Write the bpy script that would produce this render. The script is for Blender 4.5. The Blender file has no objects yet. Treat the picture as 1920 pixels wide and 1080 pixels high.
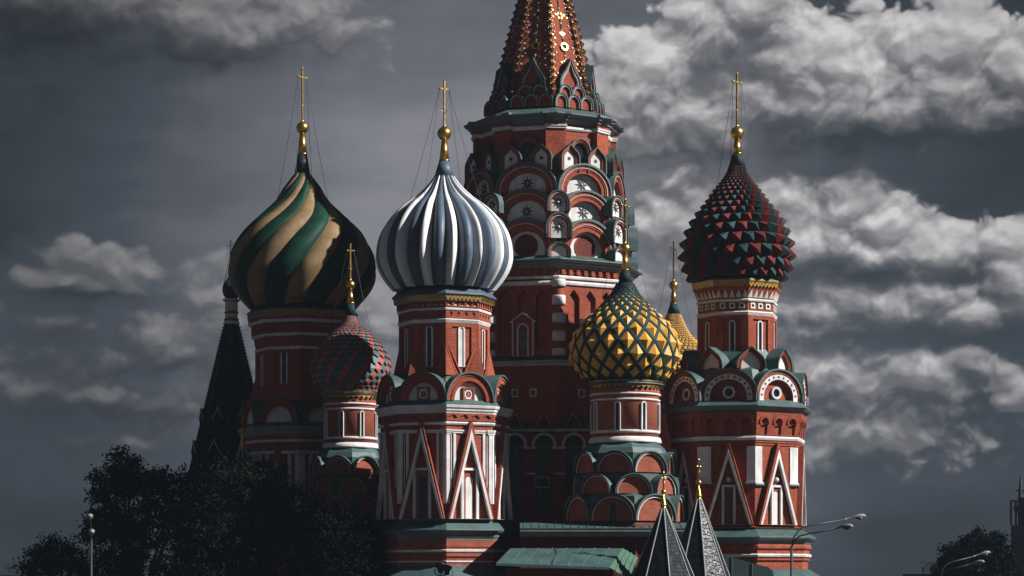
import bpy, math, random
from mathutils import Vector
from mathutils.geometry import tessellate_polygon
R_ = math.radians
sin, cos, pi = math.sin, math.cos, math.pi
scene = bpy.context.scene
COL = scene.collection
random.seed(7)

# ------------------------------------------------------------------ camera
F = 80.0 / 36.0 * 1920.0        # focal length in pixels of the 1920 px photograph
YH = 1080.0                     # row of the photograph that is the eye level
EYE = 9.0                       # eye height: a photographer standing on the bridge
cd = bpy.data.cameras.new('camera')
cam = bpy.data.objects.new('camera', cd)
COL.objects.link(cam)
cam.location = (0, 0, EYE)
cam.rotation_euler = (R_(90), 0, 0)
cd.lens = 80; cd.sensor_width = 36; cd.shift_y = (YH - 540) / 1920
cd.clip_start = 0.5; cd.clip_end = 9000
scene.camera = cam

# ------------------------------------------------------------------ light
SUN_AZ, SUN_EL = R_(76), R_(36)          # azimuth measured from the camera side towards the right
SUN = Vector((sin(SUN_AZ) * cos(SUN_EL), -cos(SUN_AZ) * cos(SUN_EL), sin(SUN_EL)))
sl = bpy.data.lights.new('sun', 'SUN')
sl.energy = 4.4; sl.angle = R_(0.5); sl.color = (1.0, 0.965, 0.925)
so = bpy.data.objects.new('sun', sl); COL.objects.link(so)
so.location = (60, 0, 90)
so.rotation_euler = SUN.to_track_quat('Z', 'Y').to_euler()
scene.view_settings.view_transform = 'Standard'
scene.view_settings.look = 'None'
scene.view_settings.exposure = 1.0
scene.view_settings.gamma = 1.0
scene.cycles.max_bounces = 6
scene.cycles.use_denoising = True

# ------------------------------------------------------------------ node helper
class S:
    """a socket with arithmetic"""
    def __init__(s, t, k): s.t = t; s.k = k
    def op(s, o, *a, clamp=False):
        n = s.t.nodes.new('ShaderNodeMath'); n.operation = o; n.use_clamp = clamp
        for i, x in enumerate((s,) + a):
            if isinstance(x, S): s.t.links.new(x.k, n.inputs[i])
            else: n.inputs[i].default_value = x
        return S(s.t, n.outputs[0])
    def __add__(s, o): return s.op('ADD', o)
    def __radd__(s, o): return s.op('ADD', o)
    def __sub__(s, o): return s.op('SUBTRACT', o)
    def __rsub__(s, o): return s.op('MULTIPLY', -1.0).op('ADD', o)
    def __mul__(s, o): return s.op('MULTIPLY', o)
    def __rmul__(s, o): return s.op('MULTIPLY', o)
    def __truediv__(s, o): return s.op('DIVIDE', o)
    def max(s, o): return s.op('MAXIMUM', o)
    def min(s, o): return s.op('MINIMUM', o)
    def clamp(s): return s.op('ADD', 0.0, clamp=True)
    def step(s, a, b):
        n = s.t.nodes.new('ShaderNodeMapRange'); n.interpolation_type = 'SMOOTHSTEP'
        s.t.links.new(s.k, n.inputs[0]); n.inputs[1].default_value = a; n.inputs[2].default_value = b
        return S(s.t, n.outputs[0])
def node(t, kind, ins=None, **kw):
    n = t.nodes.new(kind)
    for k, v in kw.items(): setattr(n, k, v)
    for k, v in (ins or {}).items():
        if isinstance(v, S): t.links.new(v.k, n.inputs[k])
        else: n.inputs[k].default_value = v
    return n
def mixc(t, f, a, b, mode='MIX'):
    n = t.nodes.new('ShaderNodeMix'); n.data_type = 'RGBA'; n.blend_type = mode
    for i, x in ((0, f), (6, a), (7, b)):
        if isinstance(x, S): t.links.new(x.k, n.inputs[i])
        elif i == 0: n.inputs[0].default_value = x
        else: n.inputs[i].default_value = (*x, 1) if len(x) == 3 else x
    return S(t, n.outputs[2])
def vm(t, o, a, b=None, out=0):
    n = t.nodes.new('ShaderNodeVectorMath'); n.operation = o
    for i, x in enumerate((a, b)):
        if x is None: continue
        if isinstance(x, S): t.links.new(x.k, n.inputs[i])
        else: n.inputs[i].default_value = x
    return S(t, n.outputs[out])
def ramp(t, f, stops):
    n = t.nodes.new('ShaderNodeValToRGB'); e = n.color_ramp.elements
    while len(e) < len(stops): e.new(0.5)
    for q, (p, c) in zip(e, stops): q.position = p; q.color = (*c, 1)
    t.links.new(f.k, n.inputs[0]); return S(t, n.outputs[0])

# ------------------------------------------------------------------ sky: Nishita air with a deck of cumulus by direction
world = bpy.data.worlds.new('World'); scene.world = world; world.use_nodes = True
wt = world.node_tree; wt.nodes.clear()

# puffs of cloud: column and row of the middle (azimuth and elevation, F steps to the radian), half sizes, strength
PUFF_RIGHT = [
 # big cumulus
 (1400,30,125,110,1.05),(1240,135,140,90,1.0),(1330,100,140,100,1.05),(1190,190,110,105,1.0),(1490,125,140,105,1.05),
 (1600,150,130,100,1.05),(1690,105,90,65,1.0),(1800,115,110,80,1.05),(1900,165,110,85,1.0),(1570,215,320,115,1.05),
 (1750,215,230,110,1.05),(1280,240,190,105,1.0),(1880,250,170,85,.95),(1180,260,90,70,.8),
 # second row
 (1260,345,80,50,.9),(1235,420,90,100,.9),(1310,450,160,140,.9),(1490,390,110,70,.95),(1575,395,105,70,1.0),(1660,440,115,72,1.0),(1750,480,140,56,.95),
 (1490,470,210,85,1.0),(1650,490,190,60,.95),
 (1870,470,90,60,.95),(1910,545,110,95,.95),(1540,575,190,70,.95),(1690,585,170,70,.9),(1820,610,140,62,.85),
 (1560,700,220,66,.88),(1710,700,210,64,.9),(1910,735,66,54,.9),(1600,800,300,90,.68),(1230,540,110,60,.7),(1800,690,120,50,.8),(1480,640,120,50,.7),
]
PUFF_LEFT = [
 (570,40,110,105,1.0),(500,90,150,90,.95),(380,70,180,95,.85),(250,40,210,85,.85),(110,60,270,110,.8),(340,115,190,66,.8),(620,100,100,80,.7),
 (150,495,66,46,1.0),(205,518,84,46,1.0),(120,538,84,36,.95),(275,525,42,30,.85),(170,552,150,38,.85),
 (290,630,110,62,.95),(360,650,120,68,1.0),(430,620,110,60,.85),(60,735,130,52,.85),(190,750,140,52,.85),(310,765,180,58,.85),(720,600,130,90,.75),(470,720,150,60,.7),(200,690,240,80,.55),(120,620,130,46,.5),(420,560,110,60,.5),(260,840,240,50,.45),
]
# flat shaded bases of the cloud banks
BASE_RIGHT = [(1620,290,330,60,.95),(1880,300,190,75,.95),(1330,300,140,50,.5),(1590,525,210,30,.8),(1700,640,330,34,.8),(1560,620,160,26,.5),(1650,770,280,36,.6),(1760,520,120,30,.6)]
BASE_LEFT = [(110,90,180,60,.75),(330,140,210,45,.7),(160,572,170,26,.9),(330,690,180,30,.5),(180,790,240,36,.5),(40,140,120,40,.8)]
def cloud_group(name, puffs, bases):
    hg = bpy.data.node_groups.new(name, 'ShaderNodeTree')
    hg.interface.new_socket('p', in_out='INPUT', socket_type='NodeSocketVector')
    hg.interface.new_socket('fine', in_out='INPUT', socket_type='NodeSocketFloat')
    hg.interface.new_socket('h', in_out='OUTPUT', socket_type='NodeSocketFloat')
    hg.interface.new_socket('base', in_out='OUTPUT', socket_type='NodeSocketFloat')
    gi = hg.nodes.new('NodeGroupInput'); go = hg.nodes.new('NodeGroupOutput')
    p0 = S(hg, gi.outputs[0]); fine = S(hg, gi.outputs[1])
    wn = node(hg, 'ShaderNodeTexNoise', {'Vector': vm(hg, 'MULTIPLY', p0, (.009, .012, 0)), 'Scale': 1.0, 'Detail': 2.0}, noise_dimensions='2D')
    off = vm(hg, 'MULTIPLY', vm(hg, 'SUBTRACT', S(hg, wn.outputs['Color']), (.5, .5, .5)), (70, 50, 0))
    pw = vm(hg, 'ADD', p0, off)
    acc = None
    for (x, y, rx, ry, a) in puffs:
        q = vm(hg, 'MULTIPLY', vm(hg, 'SUBTRACT', pw, (x, YH - y, 0)), (1 / rx, 1 / ry, 0))
        ln = vm(hg, 'LENGTH', q, out=1)
        h = ln.op('MULTIPLY_ADD', -a, a)
        acc = h if acc is None else acc.op('SMOOTH_MAX', h, 0.06)
    vo = node(hg, 'ShaderNodeTexVoronoi', {'Vector': vm(hg, 'MULTIPLY', pw, (.0105, .0135, 0)), 'Scale': 1.0, 'Detail': 2.0, 'Roughness': .5, 'Lacunarity': 2.3, 'Smoothness': .28},
              feature='SMOOTH_F1', voronoi_dimensions='2D', normalize=False)
    bil = 0.55 - S(hg, vo.outputs['Distance'])
    ns = node(hg, 'ShaderNodeTexNoise', {'Vector': vm(hg, 'MULTIPLY', p0, (.011, .017, 0)), 'Scale': 1.0, 'Detail': 5.0, 'Roughness': .5}, noise_dimensions='2D')
    hh = acc + 0.20 + bil * fine * 1.5 + (S(hg, ns.outputs['Fac']) - 0.5) * fine * 0.65
    hg.links.new(hh.k, go.inputs[0])
    dk = None
    for (x, y, rx, ry, a) in bases:
        q = vm(hg, 'MULTIPLY', vm(hg, 'SUBTRACT', pw, (x, YH - y, 0)), (1 / rx, 1 / ry, 0))
        v = (1.0 - vm(hg, 'LENGTH', q, out=1) * 0.75).step(0.0, 1.0) * a
        dk = v if dk is None else dk.max(v)
    hg.links.new(dk.k, go.inputs[1])
    return hg
groups = {'right': cloud_group('cloud_height_right', PUFF_RIGHT, BASE_RIGHT), 'left': cloud_group('cloud_height_left', PUFF_LEFT, BASE_LEFT)}

tc = node(wt, 'ShaderNodeTexCoord')
d = S(wt, tc.outputs['Generated'])
sp = node(wt, 'ShaderNodeSeparateXYZ', {0: d})
dx, dy, dz = (S(wt, sp.outputs[i]) for i in range(3))
azi = dx.op('ARCTAN2', dy)
hyp = (dx * dx + dy * dy).op('SQRT')
ele = dz.op('ARCTAN2', hyp)
PX = azi * F + 960.0
PY = ele * F
pv = S(wt, node(wt, 'ShaderNodeCombineXYZ', {0: PX, 1: PY}).outputs[0])
# thin high veil, painted brighter mid view so the corners fall off darker
ve = node(wt, 'ShaderNodeTexNoise', {'Vector': vm(wt, 'MULTIPLY', pv, (.0016, .009, 0)), 'Scale': 1.0, 'Detail': 4.0, 'Roughness': .55}, noise_dimensions='2D')
ve2 = node(wt, 'ShaderNodeTexNoise', {'Vector': vm(wt, 'MULTIPLY', pv, (.0035, .0055, 3)), 'Scale': 1.0, 'Detail': 3.0, 'Roughness': .5}, noise_dimensions='2D')
gx = (PX - 930.0) / 640.0; gy = (PY - 600.0) / 640.0
rad = (gx * gx + gy * gy).op('SQRT')
bright = (1.0 - rad.step(0.15, 1.65))
behind = dy.step(0.55, -0.4)  # rear sky raised to fill the shade on camera-facing walls
veil = (bright * 1.0 + behind * 0.32 + (S(wt, ve.outputs['Fac']) - 0.5) * 0.35 + (S(wt, ve2.outputs['Fac']) - 0.5) * 0.45).clamp()
VEIL = [(0.0, (.020, .027, .035)), (.35, (.054, .063, .078)), (.75, (.148, .152, .175)), (1.0, (.25, .25, .275))]
veilc = ramp(wt, veil, VEIL)
gxc = (PX - 1230.0) / 900.0; gyc = (PY - 760.0) / 780.0
radc = (gxc * gxc + gyc * gyc).op('SQRT')
dim = 1.0 - radc.step(0.40, 1.45) * 0.66
dimv = S(wt, node(wt, 'ShaderNodeCombineXYZ', {0: dim, 1: dim, 2: dim}).outputs[0])
sky = node(wt, 'ShaderNodeTexSky', sky_type='NISHITA', sun_disc=False)
sky.sun_elevation = SUN_EL; sky.sun_rotation = math.atan2(SUN.x, SUN.y)
sky.air_density = 1.0; sky.dust_density = 2.0
air = vm(wt, 'MULTIPLY', S(wt, sky.outputs[0]), (.05, .05, .05))
base = mixc(wt, 0.90, air, vm(wt, 'MULTIPLY', veilc, (10, 10, 10)))
def clouds(g):
    def H(v, fine):
        n = wt.nodes.new('ShaderNodeGroup'); n.node_tree = groups[g]
        wt.links.new(v.k, n.inputs[0]); n.inputs[1].default_value = fine
        return (S(wt, n.outputs[0]), S(wt, n.outputs[1]))
    h0, dark = H(pv, .38 if g == 'right' else .36)
    h1 = H(vm(wt, 'ADD', pv, (6, 18, 0)), .38 if g == 'right' else .36)[0]
    h2 = H(vm(wt, 'ADD', pv, (8, 95, 0)), .20)[0]
    body = h0 - h2
    under = body.step(-0.45, 0.20)                       # 0 on the underside, 1 on the sunny crown
    mask = (h0 / (under * (-0.52) + (0.70 if g == 'right' else 1.05))).step(0.0, 1.0)
    tone = ((h0 - h1).max(-.22) * (0.56 if g == 'right' else 0.42) + body.min(.62).max(-.5) * (0.30 if g == 'right' else 0.36) + (0.58 if g == 'right' else 0.42) - dark * 0.50).clamp()
    c = ramp(wt, tone, [(0.0, (.030, .036, .045)), (.30, (.075, .080, .090)), (.52, (.17, .168, .178)), (.78, (.40, .388, .395)), (1.0, (.66, .64, .64))])
    c = vm(wt, 'MULTIPLY', vm(wt, 'MULTIPLY', c, dimv), (10, 10, 10))
    haze = h0.step(-0.9, 0.15) * (0.6 if g == 'right' else 0.8)                      # thin cloud round the thick one
    b2 = mixc(wt, haze, base, vm(wt, 'MULTIPLY', ramp(wt, (veil * 0.75 + 0.14 - dark * 0.16).clamp(), VEIL), (10, 10, 10)))
    return node(wt, 'ShaderNodeBackground', {0: mixc(wt, mask * (0.97 if g == 'right' else 0.80), b2, c), 1: 0.05})
def region(a0, a1):
    return PX.op('GREATER_THAN', a0) * PX.op('LESS_THAN', a1) * PY.op('GREATER_THAN', 100.0) * PY.op('LESS_THAN', 1250.0)
bg = node(wt, 'ShaderNodeBackground', {0: base, 1: 0.05})
m1 = node(wt, 'ShaderNodeMixShader', {0: region(1040.0, 2150.0)})
wt.links.new(bg.outputs[0], m1.inputs[1]); wt.links.new(clouds('right').outputs[0], m1.inputs[2])
m2 = node(wt, 'ShaderNodeMixShader', {0: region(-220.0, 900.0)})
wt.links.new(m1.outputs[0], m2.inputs[1]); wt.links.new(clouds('left').outputs[0], m2.inputs[2])
ow = node(wt, 'ShaderNodeOutputWorld'); wt.links.new(m2.outputs[0], ow.inputs[0])
world.cycles.sampling_method = 'NONE'

# ------------------------------------------------------------------ materials
MATS = {}
def surf(name, col, rough=.7, metal=0.0, var=.25, vscale=.9, streak=0.0, bump=0.0, bscale=20.0, spec=.5, col2=None):
    m = bpy.data.materials.new(name); m.use_nodes = True; t = m.node_tree
    b = t.nodes['Principled BSDF']
    g = node(t, 'ShaderNodeNewGeometry'); P = S(t, g.outputs['Position'])
    n = node(t, 'ShaderNodeTexNoise', {'Vector': P, 'Scale': vscale, 'Detail': 5.0, 'Roughness': .65})
    f = S(t, n.outputs['Fac']).step(.32, .68)
    dark = tuple(c * (1 - var) for c in col) if col2 is None else col2
    c = mixc(t, f, dark, col)
    if streak:
        n2 = node(t, 'ShaderNodeTexNoise', {'Vector': vm(t, 'MULTIPLY', P, (2.2, 2.2, .16)), 'Scale': 1.0, 'Detail': 4.0, 'Roughness': .6})
        f2 = S(t, n2.outputs['Fac']).step(.48, .72) * streak
        c = mixc(t, f2, c, tuple(x * .45 for x in col))
    t.links.new(c.k, b.inputs['Base Color'])
    b.inputs['Roughness'].default_value = rough; b.inputs['Metallic'].default_value = metal
    b.inputs['Specular IOR Level'].default_value = spec
    if bump:
        nb = node(t, 'ShaderNodeTexNoise', {'Vector': P, 'Scale': bscale, 'Detail': 3.0})
        bp = node(t, 'ShaderNodeBump', {'Height': S(t, nb.outputs['Fac']), 'Strength': bump, 'Distance': .05})
        t.links.new(bp.outputs[0], b.inputs['Normal'])
    MATS[name] = m
    return m
def brick(name, c1, c2, mortar, bw=.33, rh=.125, msize=.014, streak=.55):
    m = bpy.data.materials.new(name); m.use_nodes = True; t = m.node_tree
    b = t.nodes['Principled BSDF']
    g = node(t, 'ShaderNodeNewGeometry'); P = S(t, g.outputs['Position']); N = S(t, g.outputs['True Normal'])
    tang = vm(t, 'NORMALIZE', vm(t, 'CROSS_PRODUCT', N, (0, 0, 1)))
    u = vm(t, 'DOT_PRODUCT', P, tang, out=1)
    z = S(t, node(t, 'ShaderNodeSeparateXYZ', {0: P}).outputs[2])
    uv = S(t, node(t, 'ShaderNodeCombineXYZ', {0: u, 1: z}).outputs[0])
    bt = node(t, 'ShaderNodeTexBrick', {'Vector': uv, 'Color1': (*c1, 1), 'Color2': (*c2, 1), 'Mortar': (*mortar, 1), 'Scale': 1.0,
                                        'Mortar Size': msize, 'Mortar Smooth': .2, 'Bias': 0.0, 'Brick Width': bw, 'Row Height': rh})
    c = S(t, bt.outputs['Color'])
    n = node(t, 'ShaderNodeTexNoise', {'Vector': P, 'Scale': .55, 'Detail': 5.0, 'Roughness': .6})
    c = mixc(t, S(t, n.outputs['Fac']).step(.35, .75) * .60, c, tuple(x * .55 for x in c1))
    n3 = node(t, 'ShaderNodeTexNoise', {'Vector': P, 'Scale': 2.6, 'Detail': 4.0, 'Roughness': .6})
    c = mixc(t, S(t, n3.outputs['Fac']).step(.5, .8) * .3, c, tuple(min(1, x * 1.35 + .02) for x in c1))
    n2 = node(t, 'ShaderNodeTexNoise', {'Vector': vm(t, 'MULTIPLY', P, (1.8, 1.8, .14)), 'Scale': 1.0, 'Detail': 4.0, 'Roughness': .6})
    c = mixc(t, S(t, n2.outputs['Fac']).step(.5, .75) * streak, c, (.10, .035, .03))
    t.links.new(c.k, b.inputs['Base Color'])
    b.inputs['Roughness'].default_value = .88; b.inputs['Specular IOR Level'].default_value = .25
    bp = node(t, 'ShaderNodeBump', {'Height': S(t, bt.outputs['Fac']), 'Strength': .5, 'Distance': -.03})
    t.links.new(bp.outputs[0], b.inputs['Normal'])
    MATS[name] = m
    return m
def tiles(name, col, rough, sx=.28, sz=.22, spec=.03):
    """small dark roof scales"""
    m = bpy.data.materials.new(name); m.use_nodes = True; t = m.node_tree
    b = t.nodes['Principled BSDF']
    g = node(t, 'ShaderNodeNewGeometry'); P = S(t, g.outputs['Position']); N = S(t, g.outputs['True Normal'])
    tang = vm(t, 'NORMALIZE', vm(t, 'CROSS_PRODUCT', N, (0, 0, 1)))
    u = vm(t, 'DOT_PRODUCT', P, tang, out=1); z = S(t, node(t, 'ShaderNodeSeparateXYZ', {0: P}).outputs[2])
    uv = S(t, node(t, 'ShaderNodeCombineXYZ', {0: u, 1: z}).outputs[0])
    bt = node(t, 'ShaderNodeTexBrick', {'Vector': uv, 'Color1': (*col, 1), 'Color2': (*(c * 1.9 for c in col), 1), 'Mortar': (*(c * .35 for c in col), 1),
                                        'Scale': 1.0, 'Mortar Size': .02, 'Brick Width': sx, 'Row Height': sz})
    t.links.new(bt.outputs['Color'], b.inputs['Base Color']); b.inputs['Specular IOR Level'].default_value = spec
    n = node(t, 'ShaderNodeTexNoise', {'Vector': P, 'Scale': 3.5, 'Detail': 3.0})
    r = S(t, n.outputs['Fac']) * .35 + (rough - .17)
    t.links.new(r.k, b.inputs['Roughness'])
    wob = node(t, 'ShaderNodeTexNoise', {'Vector': P, 'Scale': 5.0, 'Detail': 2.0})
    hgt = S(t, bt.outputs['Fac']) * -1.0 + S(t, wob.outputs['Fac']) * 1.6
    bp = node(t, 'ShaderNodeBump', {'Height': hgt, 'Strength': .4, 'Distance': .05})
    t.links.new(bp.outputs[0], b.inputs['Normal'])
    MATS[name] = m
brick('brick', (.325, .064, .027), (.18, .033, .016), (.25, .095, .058))
brick('brick_soft', (.31, .077, .041), (.215, .050, .029), (.28, .12, .078))
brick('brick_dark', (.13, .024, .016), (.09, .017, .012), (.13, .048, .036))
surf('white', (.62, .605, .60), .85, var=.28, streak=.5)
surf('grey', (.24, .26, .265), .75, var=.25, streak=.35)
surf('lead', (.115, .130, .138), .7, var=.3, streak=.3)
surf('green', (.043, .092, .090), .6, var=.4, streak=.5, bump=.15, bscale=4)
surf('green_dark', (.022, .052, .054), .6, var=.35, bump=.15, bscale=4)
surf('green_bright', (.030, .100, .062), .6, var=.3, streak=.3)
surf('gold', (.72, .44, .115), .32, 1.0, var=.35, vscale=3, streak=.2)
surf('gold_old', (.34, .22, .075), .42, 1.0, var=.5, vscale=5)
surf('dome_white', (.64, .64, .65), .55, var=.14, streak=.22, spec=.3)
surf('dome_blue', (.068, .100, .142), .5, var=.28, streak=.15, spec=.3)
surf('dome_green', (.005, .037, .023), .6, var=.4, spec=.12)
surf('dome_cream', (.215, .145, .076), .65, var=.3, streak=.3, spec=.12)
surf('dome_teal', (.014, .042, .046), .65, var=.3, spec=.12)
surf('dome_teal_light', (.048, .110, .118), .5, var=.3, spec=.3)
surf('dome_red', (.125, .017, .016), .7, var=.35, spec=.1)
surf('dome_pink', (.33, .080, .066), .5, var=.3, spec=.3)
surf('dome_yellow', (.62, .315, .048), .5, var=.22, streak=.15, spec=.3)
surf('glass', (.012, .016, .022), .15, var=.3)
surf('hole_shade', (.012, .010, .011), .9, var=.3)  # dark colour painted in for the shade inside holes
surf('metal_dark', (.035, .040, .045), .5, .6, var=.3)
surf('lamp_grey', (.030, .032, .035), .5, .2, var=.3, vscale=4)
surf('lamp_shell', (.19, .195, .20), .45, .0, var=.4, vscale=6)
surf('lamp_glass', (.10, .11, .12), .25, var=.2)
surf('bark', (.035, .026, .020), .9, var=.4, vscale=4)
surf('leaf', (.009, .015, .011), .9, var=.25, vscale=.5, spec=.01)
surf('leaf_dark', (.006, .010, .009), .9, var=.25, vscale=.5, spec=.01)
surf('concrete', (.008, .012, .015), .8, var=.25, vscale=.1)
surf('asphalt', (.05, .05, .052), .9, var=.3, vscale=.3)
surf('star_black', (.020, .018, .020), .6, var=.3)
surf('tile_red', (.42, .07, .045), .5, var=.2)
tiles('shingle', (.006, .009, .012), .34, spec=.015)
tiles('shingle_gloss', (.006, .009, .012), .26, spec=.06)  # smoother and glossier than the plain shingle
tiles('shingle_green', (.008, .014, .013), .6, .34, .26)

# ------------------------------------------------------------------ mesh builder
class MB:
    def __init__(s): s.v = []; s.f = []; s.m = []
    def add(s, pts, faces, m=0):
        b = len(s.v); s.v += [tuple(p) for p in pts]
        s.f += [tuple(i + b for i in f) for f in faces]; s.m += [m] * len(faces)
    def box(s, x0, x1, y0, y1, z0, z1, m=0):
        s.add([(x0, y0, z0), (x1, y0, z0), (x1, y1, z0), (x0, y1, z0), (x0, y0, z1), (x1, y0, z1), (x1, y1, z1), (x0, y1, z1)],
              [(3, 2, 1, 0), (4, 5, 6, 7), (0, 1, 5, 4), (1, 2, 6, 5), (2, 3, 7, 6), (3, 0, 4, 7)], m)
    def plate(s, outer, holes, n0, n1, m=0, ms=None, back=False, sides=True):
        """upright slab in a wall's frame: outline and holes are (t, z); n0 is its back, n1 its front distance from the axis"""
        ms = m if ms is None else ms
        loops = [outer] + list(holes); flat = [p for L in loops for p in L]
        tri = tessellate_polygon([[Vector((p[0], p[1], 0)) for p in L] for L in loops])
        tri2 = []
        for a, b, c in tri:
            A, B, C = flat[a], flat[b], flat[c]
            ar = (B[0] - A[0]) * (C[1] - A[1]) - (C[0] - A[0]) * (B[1] - A[1])
            tri2.append((a, b, c) if ar > 0 else (a, c, b))
        s.add([(p[0], -n1, p[1]) for p in flat], tri2, m)
        if not sides: return
        for li, L in enumerate(loops):
            ar = sum(L[i][0] * L[(i + 1) % len(L)][1] - L[(i + 1) % len(L)][0] * L[i][1] for i in range(len(L)))
            if (ar > 0) == (li == 0): L = L[::-1]
            k = len(L)
            s.add([(p[0], -n1, p[1]) for p in L] + [(p[0], -n0, p[1]) for p in L],
                  [(i, (i + 1) % k, k + (i + 1) % k, k + i) for i in range(k)], ms)
    def lathe(s, prof, n, th=0.0, m=0, caps=True, mats=None):
        k = len(prof); pts = []
        for (r, z) in prof:
            for i in range(n):
                a = th + 2 * pi * i / n
                pts.append((r * sin(a), -r * cos(a), z))
        fs = []; ms = []
        up = prof[-1][1] >= prof[0][1]
        for j in range(k - 1):
            for i in range(n):
                a, b = j * n + i, j * n + (i + 1) % n
                q = (a, b, b + n, a + n)
                fs.append(q if up else q[::-1])
        s.add(pts, fs, m)
        if caps:
            b0 = len(s.v) - len(pts)
            lo = tuple(b0 + i for i in range(n)); hi = tuple(b0 + (k - 1) * n + i for i in range(n))
            if prof[0][0] > 1e-4: s.f.append(lo[::-1] if up else lo); s.m.append(m)
            if prof[-1][0] > 1e-4: s.f.append(hi if up else hi[::-1]); s.m.append(m)
    def tube(s, pts, r, n=6, m=0, closed=False):
        pts = [Vector(p) for p in pts]; k = len(pts); rs = r if isinstance(r, (list, tuple)) else [r] * k
        V = []
        for i, p in enumerate(pts):
            a = pts[(i - 1) % k] if (closed or i) else p
            b = pts[(i + 1) % k] if (closed or i < k - 1) else p
            d = (b - a).normalized()
            u = d.cross(Vector((0, 0, 1)))
            if u.length < 1e-3: u = d.cross(Vector((1, 0, 0)))
            u.normalize(); w = u.cross(d)
            for j in range(n):
                g = 2 * pi * j / n
                V.append(tuple(p + (u * cos(g) + w * sin(g)) * rs[i]))
        fs = []
        for i in range(k if closed else k - 1):
            for j in range(n):
                a, b = i * n + j, i * n + (j + 1) % n
                c, d_ = ((i + 1) % k) * n + (j + 1) % n, ((i + 1) % k) * n + j
                fs.append((a, b, c, d_))
        if not closed: fs.append(tuple(range(n))[::-1]); fs.append(tuple((k - 1) * n + j for j in range(n)))
        s.add(V, fs, m)
    def ball(s, c, r, m=0, n=16, k=10, sz=1.0):
        b = len(s.v)
        prof = [(max(r * sin(pi * j / k), 1e-5), c[2] - r * sz * cos(pi * j / k)) for j in range(k + 1)]
        s.lathe(prof, n, 0, m, caps=False)
        for i in range(b, len(s.v)):
            x, y, z = s.v[i]; s.v[i] = (x + c[0], y + c[1], z)
    def data(s, name, mats, smooth=False):
        me = bpy.data.meshes.new(name)
        me.from_pydata(s.v, [], s.f)
        for x in mats: me.materials.append(MATS[x])
        me.polygons.foreach_set('material_index', s.m)
        if smooth: me.polygons.foreach_set('use_smooth', [True] * len(s.f))
        me.update()
        return me
    def build(s, name, mats, parent=None, rot=0.0, smooth=False, loc=(0, 0, 0)):
        if isinstance(mats, str): mats = [mats]
        o = bpy.data.objects.new(name, s.data(name, mats, smooth)); COL.objects.link(o)
        o.parent = parent; o.rotation_euler = (0, 0, rot); o.location = loc
        return o
def again(o, parent=None, rot=None, loc=None, kids=True):
    """a copy of a part and of its own parts, sharing their meshes"""
    c = o.copy(); COL.objects.link(c)
    c.parent = o.parent if parent is None else parent
    if rot is not None: c.rotation_euler = (0, 0, rot)
    if loc is not None: c.location = loc
    for ch in list(o.children):
        if kids: again(ch, c)
    return c
def tag(o, label, cat, group=None, kind=None):
    if label: o['label'] = label
    if cat: o['category'] = cat
    if group: o['group'] = group
    if kind: o['kind'] = kind
    return o
def empty(name, loc, label, cat, group=None):
    o = bpy.data.objects.new(name, None); COL.objects.link(o); o.location = loc; o.empty_display_size = .5; o['kind'] = 'thing'
    return tag(o, label, cat, group)

# ------------------------------------------------------------------ outlines
def arch(w, zb, zt, c=0.0, seg=12, point=0.0):
    """closed outline of a round (or pointed) arched opening, counter-clockwise from bottom right"""
    r = w / 2; zs = zt - r * (1 + point)
    out = [(c + r, zb)]
    for i in range(seg + 1):
        a = pi * i / seg
        x = r * cos(a); z = zs + r * sin(a)
        if point: z += point * r * max(0, 1 - abs(x) / r) ** 1.3
        out.append((c + x, z))
    out.append((c - r, zb))
    return out
def rect(x0, x1, z0, z1): return [(x1, z0), (x1, z1), (x0, z1), (x0, z0)]
def disc(c, z, r, n=20): return [(c + r * cos(2 * pi * i / n), z + r * sin(2 * pi * i / n)) for i in range(n)]
def star(c, z, ro, ri, k=8):
    return [(c + (ro if i % 2 == 0 else ri) * sin(pi * i / k), z + (ro if i % 2 == 0 else ri) * cos(pi * i / k)) for i in range(2 * k)][::-1]
def lerp(tab, y):
    """smooth interpolation through (y, r) pairs, y rising"""
    n = len(tab)
    if y <= tab[0][0]: return tab[0][1]
    if y >= tab[-1][0]: return tab[-1][1]
    for i in range(n - 1):
        if tab[i][0] <= y <= tab[i + 1][0]: break
    (y0, a), (y1, b) = tab[i], tab[i + 1]
    m0 = (b - tab[i - 1][1]) / (y1 - tab[i - 1][0]) if i else (b - a) / (y1 - y0)
    m1 = (tab[i + 2][1] - a) / (tab[i + 2][0] - y0) if i + 2 < n else (b - a) / (y1 - y0)
    h = y1 - y0; t = (y - y0) / h
    return a * (2 * t ** 3 - 3 * t * t + 1) + m0 * h * (t ** 3 - 2 * t * t + t) + b * (-2 * t ** 3 + 3 * t * t) + m1 * h * (t ** 3 - t * t)
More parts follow.
